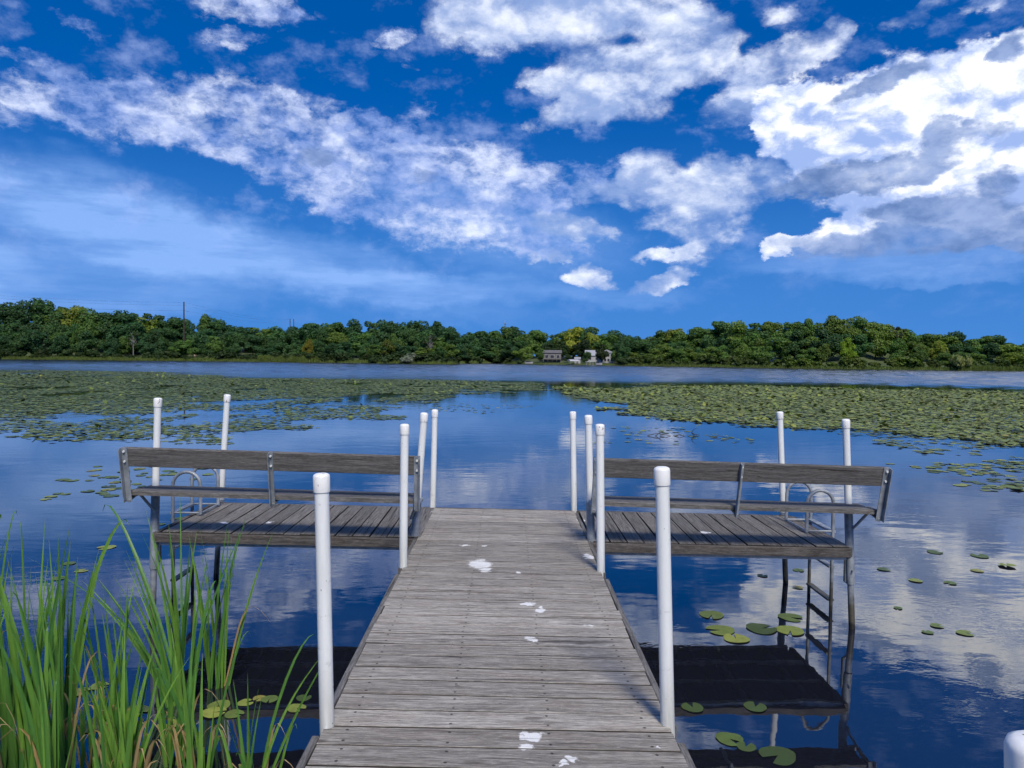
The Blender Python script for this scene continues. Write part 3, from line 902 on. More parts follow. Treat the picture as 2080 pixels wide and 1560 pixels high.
def lily():
    allp = []
    for zn, (P, dens) in ZONES.items():
        A = np.array(P)
        x0, y0 = A.min(0)
        x1, y1 = A.max(0)
        area = (x1 - x0) * (y1 - y0)
        n = int(area * dens / 0.048 * (3.3 if 'dense' in zn else 2.2))
        x = rng.uniform(x0, x1, n)
        y = rng.uniform(y0, y1, n)
        dist = np.hypot(x, y)
        far = dist > 45
        jx = x + (vnoise(x, y, 2.1, 3) - 0.5) * 3.0 + (vnoise(x, y, 0.6, 5) - 0.5) * 2.2
        jy = y + (vnoise(x, y, 2.3, 4) - 0.5) * 3.6 + (vnoise(x, y, 0.7, 6) - 0.5) * 3.0
        ok = inside(P, jx, jy)
        # open leads of dark water between the rafts
        patch = vnoise(x, y * 0.55, 2.4, 11) * 0.6 + vnoise(x, y * 0.5, 0.9, 12) * 0.4
        thr = {'left_dense': 0.24, 'right_dense': 0.10, 'left_medium': 0.30}.get(zn, 0.45)
        soft = np.clip((patch - thr) / 0.14, 0, 1)
        keep = rng.random(n) < soft * np.where(far, 0.75, 1.0)
        keep &= np.abs(np.degrees(np.arctan2(x, y))) < 44
        ok &= keep
        x, y, far = x[ok], y[ok], far[ok]
        d = rng.uniform(0.13, 0.24, len(x)) * np.where(far, 1.2, 1.0)
        for q in range(len(x)):
            allp.append((x[q], y[q], d[q], zn))
    for x, y, d in NEAR_PADS:
        allp.append((x, y, d * (0.98 if y < 7 else 0.55), 'near'))
    PAD_NOTES = {0: 'notched lily pad touching the near edge of the dark platform reflection, closest to walkway', 1: 'notched lily pad on the near edge of the dark platform reflection, farther from walkway',
                 2: 'oval lily pad touching a smaller pad below the dark platform reflection', 3: 'smallest pad of the touching pair below the dark platform reflection', 4: 'largest notched lily pad at the bottom, opposite side from the cattails',
                 5: 'topmost lily pad of the trio floating before the dark platform reflection', 6: 'middle lily pad of the trio before the dark platform reflection', 7: 'lowest lily pad of the trio overlapping the dark platform reflection',
                 8: 'broad lily pad alone between the trio and the ladder reflection', 9: 'upper lily pad of the two beside the submerged platform leg', 10: 'lower lily pad of the two beside the submerged platform leg',
                 25: 'large notched pad overlapping another in the reflection beside the cattails', 26: 'pad partly beneath the large notched one beside the cattails', 29: 'middle pad of the row along the cattail-side dark reflection',
                 30: 'lower pad of the pair nearest the walkway, cattail side', 31: 'upper pad of the pair nearest the walkway, cattail side', 36: 'largest lily pad lying among the cattail stems'}
    allp = [p for p in allp if not (abs(p[0]) < 3.1 and 5.9 < p[1] < 7.4 and p[3] != 'near')]
    first_near = next(i for i, p in enumerate(allp) if p[3] == 'near')
    X = np.array([(p[0], p[1], p[2]) for p in allp])
    size = X[:, 2] / np.hypot(X[:, 0], X[:, 1])
    size[[i for i, p in enumerate(allp) if p[3] == 'near']] += 10
    vis = np.abs(np.degrees(np.arctan2(X[:, 0], X[:, 1]))) < 34.5
    order = np.argsort(-(size * vis))
    single = set(order[:300].tolist())
    # ---- the nearest ones, each a thing of its own
    meshes = []
    for s in range(6):
        V, F = pad_template(22, 0.30 + 0.08 * s, 0.018, s)
        me = raw_mesh('lily_pad', V, F, PAD, True)
        meshes.append(me)
    wear = ['flat', 'flat', 'slightly curled']
    for i in order[:300]:
        x, y, d, zn = allp[i]
        if zn == 'near':
            if x > 0:
                lab = ('round green lily pad below the corner of the open-water platform' if y < 7 and x < 2.6 else
                       'lily pad drifting in open water beyond the swim ladder away from cattails')
                if i - first_near in PAD_NOTES:
                    lab = PAD_NOTES[i - first_near]
                elif y < 5:
                    lab = 'round green lily pad in the dark reflection beside the walkway, away from cattails'
            else:
                lab = PAD_NOTES[i - first_near] if i - first_near in PAD_NOTES else ('small round lily pad in the dark water between cattails and walkway' if x > -1.95 and y < 5 else
                       'round lily pad floating among the cattail stems' if y < 5.2 else
                       'lily pad floating beyond the cattails beside the platform')
        else:
            lab = {'left_dense': 'lily pad at the near edge of the wide raft beyond the cattail-side bench',
                   'left_medium': 'lily pad in the broken raft behind the cattail-side bench',
                   'left_sparse': 'lone lily pad in open water outward of the cattail-side bench',
                   'right_dense': 'lily pad at the near edge of the dense bright green raft',
                   'right_medium': 'lily pad in the loose fringe just before the dense green raft',
                   'right_patch': 'lily pad in the small patch beyond the outer end of the open-water bench',
                   'bench_left': 'lily pad floating under and beside the cattail-side platform',
                   'right_low': 'lily pad floating near the ladder of the open-water platform'}.get(zn, 'small lily pad drifting in the calm channel beyond the walkway end')
        o = link('lily_pad', meshes[int(rng.integers(6))], None, (x, y, 0.003 + 0.0001 * (i % 40)), (rng.uniform(-.012, .012), rng.uniform(-.012, .012), rng.uniform(0, 6.28)), (d, d, d))
        tag(o, lab, 'lily pad', 'lily pads: ' + lab)
    # ---- all the others in one mass
    rest = [i for i in range(len(allp)) if i not in single]
    V0, F0 = pad_template(6, 0.4, 0.02, 2)
    n = len(rest)
    Q = X[rest]
    zn = np.array([allp[i][3] for i in rest])
    lively = np.isin(zn, ['right_dense'])
    tilt = np.where(lively, rng.normal(0, 0.09, n), rng.normal(0, 0.04, n))
    tilt = np.where(rng.random(n) < np.where(lively, 0.05, 0.012), rng.normal(0, 0.3, n), tilt)
    tdir = rng.uniform(0, 2 * math.pi, n)
    yaw = rng.uniform(0, 2 * math.pi, n)
    lift = 0.006 + np.abs(tilt) * Q[:, 2] * 0.5 + np.where(lively, rng.random(n) ** 3 * 0.06, rng.random(n) ** 6 * 0.06)
    cy, sy = np.cos(yaw), np.sin(yaw)
    px = V0[:, 0][None] * cy[:, None] - V0[:, 1][None] * sy[:, None]
    py = V0[:, 0][None] * sy[:, None] + V0[:, 1][None] * cy[:, None]
    pz = np.repeat(V0[:, 2][None], n, 0)
    s_ = px * np.cos(tdir)[:, None] + py * np.sin(tdir)[:, None]
    pz = pz + s_ * np.tan(np.clip(tilt, -0.9, 0.9))[:, None]
    VV = np.stack([px * Q[:, 2:3] + Q[:, 0:1], py * Q[:, 2:3] + Q[:, 1:2], pz * Q[:, 2:3] + lift[:, None]], -1).reshape(-1, 3)
    FF = (F0[None] + (np.arange(n) * len(V0))[:, None, None]).reshape(-1, 3)
    me = raw_mesh('lily_pads', VV, FF, PADS, False)
    at = me.attributes.new('tint', 'FLOAT', 'POINT')
    tv = np.clip(rng.random(n) * 0.62 + np.where(lively, 0.30, 0.12), 0, 0.93)
    tv = np.where(rng.random(n) < 0.012, 0.99, tv)
    at.data.foreach_set('value', np.repeat(tv, len(V0)).astype(np.float32))
    o = link('lily_pads', me)
    tag(o, 'wide rafts of green lily pads covering the lake beyond the dock', 'lily pads', None, 'stuff')
    print('pads', len(allp))


lily()

# ------------------------------------------------------------------ cattails
def blade_mat(name, a, b2, tipc):
    m, b, p = new_mat(name)
    oi = b.n('ShaderNodeObjectInfo')
    tc = b.n('ShaderNodeTexCoord')
    g = b.n('ShaderNodeNewGeometry')
    uv = b.n('ShaderNodeAttribute')
    uv.attribute_name = 'along'
    n = b.noise(b.v('MULTIPLY', g.outputs['Position'], (60, 60, 3)), 1.0, 3.0, 0.6)
    c = b.mix(oi.outputs['Random'], a, b2)
    c = b.mix(b.sm(n, 0.35, 0.7, 0.0, 0.45), c, tuple(x * 0.55 for x in a[:3]) + (1,))
    c = b.mix(b.sm(uv.outputs['Fac'], 0.95, 1.0, 0.0, 0.8), c, tipc)
    b.put(p.inputs['Base Color'], c)
    p.inputs['Roughness'].default_value = 0.45
    tr = b.n('ShaderNodeBsdfTranslucent', {'Color': c})
    mx = b.n('ShaderNodeMixShader', {0: 0.3, 1: p.outputs[0], 2: tr.outputs[0]})
    m.node_tree.links.new(mx.outputs[0], m.node_tree.nodes['Material Output'].inputs[0])
    return m


GREENB = blade_mat('cattail_green', (0.075, 0.22, 0.04, 1), (0.19, 0.37, 0.05, 1), (0.30, 0.24, 0.10, 1))
DRYB = blade_mat('cattail_dry', (0.42, 0.28, 0.12, 1), (0.50, 0.40, 0.20, 1), (0.35, 0.25, 0.13, 1))


def blade(base, tip, w, bow=0.25, mat=GREENB, face=None, cut=False, parent=None, droop=None):
    base, tip = Vector(base), Vector(tip)
    n = 11
    ctrl = base.lerp(tip, 0.5) + Vector((0, 0, 1)) * 0
    lean = Vector((tip.x - base.x, tip.y - base.y, 0))
    ctrl = base.lerp(tip, 0.55) - lean * bow + Vector((0, 0, (tip.z - base.z) * 0.06))
    if face is None:
        face = random.uniform(-0.7, 0.7)
    V, F = [], []
    wd = Vector((math.cos(face), math.sin(face), 0))
    along = []
    tw = random.uniform(-0.6, 0.6)
    for i in range(n):
        t = i / (n - 1)
        if droop is None:
            p = base * (1 - t) ** 2 + ctrl * 2 * t * (1 - t) + tip * t * t
        else:
            p = base * (1 - t) ** 3 + ctrl * 3 * t * (1 - t) ** 2 + Vector(droop) * 3 * t * t * (1 - t) + tip * t ** 3
        prof = (0.75 + 0.35 * min(1, t * 3)) * (1 - max(0, (t - 0.35) / 0.65) ** 1.7)
        if cut:
            prof = 0.9 - 0.25 * t
        prof = max(prof, 0.03)
        a = face + tw * t
        wd = Vector((math.cos(a), math.sin(a), 0))
        nrm = Vector((-math.sin(a), math.cos(a), 0))
        for s in (-1, 0, 1):
            V.append(p + wd * (s * w * 0.5 * prof) + nrm * (0.18 * w * prof if s == 0 else 0))
            along.append(t if not cut else t)
    for i in range(n - 1):
        for s in (0, 1):
            k = i * 3 + s
            F.append((k, k + 1, k + 4, k + 3))
    me = bpy.data.meshes.new('leaf')
    me.from_pydata([tuple(v) for v in V], [], F)
    me.polygons.foreach_set('use_smooth', [True] * len(F))
    me.materials.append(mat)
    at = me.attributes.new('along', 'FLOAT', 'POINT')
    at.data.foreach_set('value', np.array(along, np.float32))
    return link('leaf', me, parent)


def cattail(label, x, y, n, hmin, hmax, leanx, leany, spread, dry=0.08, cutfrac=0.1, w=0.019):
    root = thing('cattail', label, 'cattail', (x, y, 0), (0, 0, 0), 'cattails by the dock')
    w *= 1.05
    dry = dry + 0.02
    for i in range(int(n * 1.2)):
        h = random.uniform(hmin, hmax)
        k = random.gauss(0, 1)
        k2 = random.gauss(0, 1)
        bx, by = random.uniform(-0.05, 0.05), random.uniform(-0.05, 0.05)
        spread_ = spread * 1.12
        tx = bx + (leanx + spread_ * k) * h
        ty = by + (leany + spread * 0.7 * k2) * h
        r = random.random()
        if r < dry:
            fold = random.uniform(0.45, 0.8)
            s = random.choice((-1, 1))
            dr = (bx + s * 0.12 * h, by, h * fold + 0.18)
            blade((bx, by, -0.2), (bx + s * random.uniform(0.2, 0.4) * h, by - 0.05, h * fold * random.uniform(0.4, 0.9)), w * 0.7, 0.1, DRYB, None, False, root, dr)
        elif r < dry + cutfrac:
            hh = h * random.uniform(0.3, 0.55)
            blade((bx, by, -0.2), (bx + (tx - bx) * 0.45, by + (ty - by) * 0.45, hh), w * 1.2, 0.1, GREENB, None, True, root)
        else:
            blade((bx, by, -0.2), (tx, ty, h * (1 - 0.25 * min(1.2, abs((tx - bx) / h)) ** 2)), w * random.uniform(0.7, 1.2), random.uniform(0.12, 0.5), GREENB, None, False, root,
                  None if random.random() > 0.14 else (bx + (tx - bx) * 0.9, by + (ty - by) * 0.8, h * 1.15))
    return root


cattail('fanned cattail with long leaves sweeping outward, beside the platform ladder', -2.02, 4.62, 22, 0.75, 1.35, -0.30, 0.0, 0.30, 0.03, 0.05)
cattail('narrow upright cattail nearest the platform corner', -1.93, 4.90, 12, 0.85, 1.25, 0.05, 0.0, 0.10, 0.06, 0.0, 0.016)
cattail('tall dense cattail at the edge of the picture, its tips highest of all', -2.62, 3.55, 16, 1.15, 1.50, 0.02, 0.0, 0.07, 0.08, 0.1)
cattail('tall cattail just inward of the highest one at the picture edge', -2.38, 3.62, 16, 1.05, 1.45, -0.02, 0.0, 0.09, 0.06, 0.1)
cattail('cattail with bent tan dry leaves at the picture edge', -2.48, 3.30, 14, 0.9, 1.30, 0.0, 0.0, 0.10, 0.32, 0.2)
cattail('upright cattail with leaves leaning towards the dock, third from the edge', -2.12, 3.50, 16, 0.95, 1.40, -0.08, 0.0, 0.09, 0.04, 0.15)
cattail('thick green cattail stand in front of the ladder, lower picture edge', -2.02, 3.28, 14, 0.6, 1.05, -0.04, 0.0, 0.12, 0.12, 0.35, 0.022)
cattail('short cattail with broken tan tips in the lower corner', -2.32, 3.6, 16, 0.45, 0.95, 0.0, 0.0, 0.12, 0.15, 0.5, 0.022)
cattail('cattail with cut stalks in front of the fanned one', -1.78, 3.35, 13, 0.50, 0.95, 0.05, 0.0, 0.15, 0.10, 0.45, 0.021)
cattail('sparse cattail with leaves leaning over the dark platform reflection', -1.45, 3.40, 8, 0.55, 0.95, 0.10, 0.0, 0.22, 0.08, 0.2, 0.017)
cattail('thin cattail close to the walkway edge by the near white post', -1.05, 3.15, 7, 0.45, 0.88, 0.02, 0.0, 0.18, 0.06, 0.2, 0.015)
cattail('low cattail of dry tangled leaves at the bottom of the picture', -1.85, 3.62, 14, 0.40, 0.80, 0.0, 0.0, 0.20, 0.40, 0.4, 0.018)
cattail('cattail behind the others in the middle of the stand', -2.45, 4.05, 12, 0.95, 1.30, 0.06, 0.0, 0.10, 0.05, 0.05)
cattail('sparse cattail of straight single leaves standing in open dark water', -2.05, 3.95, 7, 0.55, 1.0, 0.0, 0.0, 0.12, 0.08, 0.05, 0.015)

for lab_, x_, y_, n_, h0, h1, lx_, sp_, dr_, cu_, w_ in (
        ('tall straight cattail behind the picture-edge stand', -2.75, 3.85, 16, 1.05, 1.45, 0.03, 0.08, 0.06, 0.05, 0.019),
        ('leafy cattail filling the lower picture corner', -2.35, 2.98, 20, 0.75, 1.15, -0.03, 0.10, 0.14, 0.25, 0.021),
        ('cattail with a folded pale leaf arching over the water', -2.62, 3.22, 15, 0.95, 1.35, 0.05, 0.09, 0.25, 0.10, 0.019),
        ('short stubby cattail with cut tips before the leafy corner one', -2.05, 3.85, 18, 0.35, 0.85, 0.02, 0.16, 0.18, 0.55, 0.023),
        ('low cattail of broken stalks at the bottom, below the round pads', -1.62, 3.85, 14, 0.3, 0.62, 0.05, 0.22, 0.25, 0.45, 0.020),
        ('cattail standing between the fanned one and the edge stand', -2.2, 4.15, 13, 0.65, 1.05, -0.10, 0.14, 0.08, 0.10, 0.017),
        ('bushy green cattail just below the fanned one', -1.92, 3.75, 14, 0.45, 0.90, 0.00, 0.16, 0.12, 0.30, 0.020),
        ('small cattail with curled tan leaves near the walkway', -1.22, 3.5, 9, 0.35, 0.66, -0.05, 0.25, 0.30, 0.30, 0.016),
        ('thin green cattail with bent leaf tips beside the stubby one', -1.78, 3.95, 12, 0.40, 0.80, 0.06, 0.2, 0.15, 0.35, 0.018),
        ('cattail of dead tan stalks low over the dark water', -2.2, 3.9, 14, 0.4, 0.75, 0.1, 0.2, 0.55, 0.3, 0.016),
        ('spindly cattail with leaves crossing before the near white post', -1.32, 3.75, 7, 0.5, 0.8, 0.05, 0.24, 0.1, 0.1, 0.015),
        ('dense young cattail in the picture-edge stand', -2.55, 3.75, 18, 0.7, 1.2, 0.0, 0.1, 0.08, 0.15, 0.02)):
    cattail(lab_, x_, y_, n_, h0, h1, lx_, 0.0, sp_, dr_, cu_, w_)

# ------------------------------------------------------------------ driftwood
def drift(label, x, y, twigs):
    root = thing('driftwood', label, 'driftwood', (x, y, 0), scale=(0.75, 0.75, 0.75))
    dm = drift.mat
    for i, t in enumerate(twigs):
        MB().tube(t, [0.018 * (1 - 0.6 * k / (len(t) - 1)) for k in range(len(t))], 7).build('branch', dm, root)


drift.mat = plain('wet_dark_wood', (0.03, 0.024, 0.018), 0.5, 0.4, 20.0)
drift('dark tangle of driftwood twigs poking from the calm channel', 4.55, 21.6, [[(-0.5, 0, 0.02), (-0.1, 0.1, 0.10), (0.3, 0, 0.03)], [(-0.2, 0, 0), (0.0, 0, 0.14), (0.15, 0, 0.22)], [(0.0, 0.1, 0.03), (0.25, 0, 0.05), (0.5, 0.1, -0.02)], [(0.55, 0, 0.0), (0.75, 0, 0.07), (0.95, 0, 0.0)]])
drift('crooked dark stick standing out of the water near driftwood twigs', 5.55, 21.7, [[(0.1, 0, -0.05), (-0.08, 0, 0.13), (0.0, 0, 0.26), (0.12, 0, 0.32)], [(-0.05, 0, 0.12), (0.15, 0.05, 0.02)]])
drift('small dark floating twig beyond the driftwood stick', 6.2, 21.4, [[(-0.2, 0, 0.0), (0.0, 0, 0.07), (0.25, 0, 0.01)]])

# ------------------------------------------------------------------ trees of the far shore
def crown_mesh(seed, kind='round'):
    r_ = np.random.default_rng(seed)
    lobes = []
    if kind == 'round':
        nl = 13
        for k in range(nl):
            z = r_.uniform(0.22, 0.90)
            wid = 0.31 * math.sin(math.pi * min(1, (z - 0.05) / 0.95) ** 0.85) + 0.05
            an = r_.uniform(0, 2 * math.pi)
            rr = wid * math.sqrt(r_.uniform(0.1, 1))
            s = r_.uniform(0.10, 0.20)
            lobes.append((rr * math.cos(an), rr * math.sin(an), min(z, 0.97 - s * 0.8), s, s * r_.uniform(0.65, 0.9)))
        for z, sz_ in ((0.34, 0.20), (0.52, 0.21), (0.70, 0.17)):
            lobes.append((r_.uniform(-.04, .04), r_.uniform(-.04, .04), z, sz_, sz_ * 0.8))
        count, size = 3800, 0.0235
    elif kind == 'shrub':
        for k in range(9):
            an = r_.uniform(0, 2 * math.pi)
            rr = r_.uniform(0, 0.45)
            s = r_.uniform(0.18, 0.32)
            lobes.append((rr * math.cos(an), rr * math.sin(an), r_.uniform(0.2, 0.72), s, s * 0.85))
        count, size = 900, 0.085
    elif kind == 'willow':
        for k in range(12):
            an = r_.uniform(0, 2 * math.pi)
            rr = r_.uniform(0.05, 0.42)
            lobes.append((rr * math.cos(an), rr * math.sin(an), 0.68 - rr * 0.6 + r_.uniform(-0.1, 0.1), 0.16, 0.30))
        count, size = 2400, 0.045
    elif kind == 'sparse':
        for k in range(11):
            z = r_.uniform(0.4, 0.93)
            an = r_.uniform(0, 2 * math.pi)
            rr = r_.uniform(0.05, 0.28)
            s = r_.uniform(0.05, 0.10)
            lobes.append((rr * math.cos(an), rr * math.sin(an), z, s, s * 0.7))
        count, size = 650, 0.030
    L = np.array(lobes)
    wts = L[:, 3] ** 2
    idx = r_.choice(len(L), count, p=wts / wts.sum())
    dirs = r_.normal(size=(count, 3))
    dirs /= np.linalg.norm(dirs, axis=1)[:, None]
    rad = r_.uniform(0.72, 1.10, count)
    ctr = L[idx, :3] + dirs * np.stack([L[idx, 3], L[idx, 3], L[idx, 4]], 1) * rad[:, None]
    nrm = dirs + r_.normal(size=(count, 3)) * 0.55 + np.array([0, 0, 0.25])
    nrm /= np.linalg.norm(nrm, axis=1)[:, None]
    a = np.cross(nrm, r_.normal(size=(count, 3)))
    a /= np.linalg.norm(a, axis=1)[:, None]
    bb = np.cross(nrm, a)
    sz = size * r_.uniform(0.6, 1.35, count)[:, None]
    if kind == 'willow':
        a = np.tile(np.array([0, 0, 1.0]), (count, 1)) + r_.normal(size=(count, 3)) * 0.12
        bb = np.cross(a, dirs)
        bb /= np.linalg.norm(bb, axis=1)[:, None] + 1e-9
        a, bb = a * 1.9, bb * 0.5
    V = np.stack([ctr - a * sz - bb * sz * 0.6, ctr + a * sz * 0.2 - bb * sz, ctr + a * sz + bb * sz * 0.5, ctr - a * sz * 0.3 + bb * sz], 1).reshape(-1, 3)
    F = np.arange(count * 4).reshape(-1, 4)
    return raw_mesh('crown', V, F, LEAF, False)


def trunk_mesh(seed, bare=False, mat=None):
    r = random.Random(seed)
    mb = MB()
    bend = r.uniform(-0.03, 0.03)
    mb.tube([(0, 0, -0.06), (bend * 0.4, 0, 0.2), (bend, 0, 0.5), (bend * 1.2, 0.01, 0.78)], [0.024, 0.018, 0.012, 0.004], 7)
    for k in range(11 if bare else 5):
        z0 = r.uniform(0.22, 0.6 if not bare else 0.75)
        an = r.uniform(0, 6.28)
        ln = r.uniform(0.18, 0.34)
        p0 = Vector((bend * z0 * 2, 0, z0))
        p2 = p0 + Vector((math.cos(an) * ln * 0.8, math.sin(an) * ln * 0.8, ln * 0.85))
        p1 = p0.lerp(p2, 0.5) + Vector((0, 0, -0.02))
        mb.tube([p0, p1, p2], [0.010, 0.006, 0.002], 5)
        if bare:
            for q in range(3):
                d = Vector((r.uniform(-1, 1), r.uniform(-1, 1), r.uniform(0.2, 1))).normalized() * 0.14
                mb.tube([p1, p1 + d * 0.5, p1 + d], [0.004, 0.003, 0.001], 4)
    return mb.mesh('trunk', mat or BARK)


CROWNS = [crown_mesh(s) for s in range(9)]
TRUNKS = [trunk_mesh(s) for s in range(4)]
SHRUBS = [crown_mesh(20 + s, 'shrub') for s in range(4)]
WILLOW = crown_mesh(40, 'willow')
SPARSE = [crown_mesh(50 + s, 'sparse') for s in range(2)]
BARE_TRUNK = trunk_mesh(60, True, PALEBARK)
SHRUB_TRUNK = MB().tube([(0, 0, -0.1), (0.02, 0, 0.2), (0.0, 0.03, 0.5)], [0.04, 0.03, 0.01], 5).mesh('trunk', BARK)

SKYLINE = [(-60, 3.0), (-50, 3.2), (-42, 3.3), (-37, 3.1), (-34.24, 3.25), (-33.2, 3.53), (-32.67, 3.62), (-32.26, 3.58), (-31.31, 3.47), (-31.1, 2.99), (-30.29, 3.19), (-29.92, 3.31), (-29.2, 3.18), (-28.48, 3.11), (-27.95, 2.87), (-27.3, 3.16), (-26.7, 3.15), (-26.25, 2.97), (-25.94, 2.64), (-25.64, 2.79), (-24.86, 2.88), (-24.24, 2.7), (-23.54, 2.62), (-23.13, 2.46), (-22.65, 2.72), (-22.0, 2.84), (-21.34, 2.69), (-20.52, 2.36), (-20.02, 2.12), (-18.67, 2.12), (-17.3, 2.12), (-16.25, 2.22), (-15.73, 2.12), (-15.31, 2.5), (-14.78, 2.62), (-14.13, 2.67), (-13.49, 2.28), (-13.06, 2.51), (-12.34, 2.6), (-11.79, 2.84), (-11.24, 2.77), (-10.69, 2.6), (-9.7, 2.88), (-8.66, 2.83), (-6.99, 2.86), (-6.05, 2.69), (-5.67, 2.77), (-4.72, 2.52), (-4.08, 2.26), (-3.96, 1.85), (-3.2, 1.86), (-2.56, 2.21), (-1.68, 2.11), (-0.73, 2.27), (0.03, 2.51), (0.6, 2.44), (1.56, 2.22), (2.39, 2.34), (3.54, 2.13), (3.96, 1.87), (4.41, 2.33), (4.97, 2.44), (6.11, 2.41), (6.49, 2.12), (7.62, 1.9), (7.99, 2.09), (8.81, 2.32), (9.49, 2.02), (10.16, 2.06), (10.6, 1.84), (11.59, 2.29), (12.06, 2.45), (12.61, 2.37), (13.88, 2.38), (14.42, 2.38), (15.13, 2.85), (15.66, 2.82), (16.54, 2.93), (17.24, 3.0), (18.45, 3.06), (19.15, 2.84), (20.33, 2.94), (21.67, 3.01), (22.32, 3.18), (22.97, 3.27), (23.78, 3.23), (24.42, 3.29), (25.52, 3.21), (26.61, 2.95), (27.53, 2.81), (27.69, 2.54), (28.73, 2.49), (29.18, 2.42), (29.77, 2.05), (30.2, 2.08), (30.91, 2.17), (31.33, 2.2), (31.9, 1.9), (32.59, 1.77), (33.0, 1.8), (33.67, 1.89), (34.46, 1.88), (34.86, 1.57), (35.13, 1.35), (38, 1.7), (45, 2.2), (60, 2.4)]
KA, KE = np.array(SKYLINE).T

TINTS = {'dark green': (0.046, 0.104, 0.042), 'deep green': (0.060, 0.126, 0.042), 'mid green': (0.098, 0.172, 0.042),
         'olive green': (0.135, 0.198, 0.042), 'yellow-green': (0.20, 0.245, 0.042)}


def zone_name(a):
    for lim, s in ((-30.5, 'at shaded picture edge'), (-24, 'just outward of the utility pole'), (-17, 'between utility pole and twin poles'),
                   (-11, 'just inward of the twin poles'), (-4, 'on the wooded point'), (1.2, 'beside the radio tower'), (9, 'around the lakeside houses'),
                   (15, 'just past the white houses'), (22, 'on the sunlit wooded hill'), (28, 'on sunlit hill crest'), (99, 'at sunlit shore end')):
        if a < lim:
            return s


def add_tree(a, dist_in, top_el, width, tint, label, crown=None, trunk=None, group=None, name='broadleaf_tree', abs_h=None):
    r = float(shore_r(a)) + dist_in
    g = float(ground(a, r)) - 0.1
    h = abs_h if abs_h else math.tan(math.radians(top_el)) * r + EYE - g
    h = max(h, 1.2)
    x, y = polar(a, r)
    wsc = width if width else h * random.uniform(0.85, 1.15)
    root = thing(name, label, 'tree' if 'shrub' not in name else 'shrub', (x, y, g), (0, 0, random.uniform(0, 6.28)), group or ('trees: ' + label), (wsc, wsc, h))
    c = link('crown', crown or random.choice(CROWNS), root)
    k = random.uniform(0.8, 1.2)
    c.color = (tint[0] * k * random.uniform(0.92, 1.04), tint[1] * k, tint[2] * k, 1)
    link('trunk', trunk or random.choice(TRUNKS), root)
    return root


def pick_tint(a):
    if a < -3:
        w = [5, 4, 2, 0.6, 0.12]
    elif a < 11:
        w = [3, 4, 3, 1.2, 0.4]
    else:
        w = [1, 2, 4, 4, 0.9]
    k = random.choices(list(TINTS), w)[0]
    return k, TINTS[k]


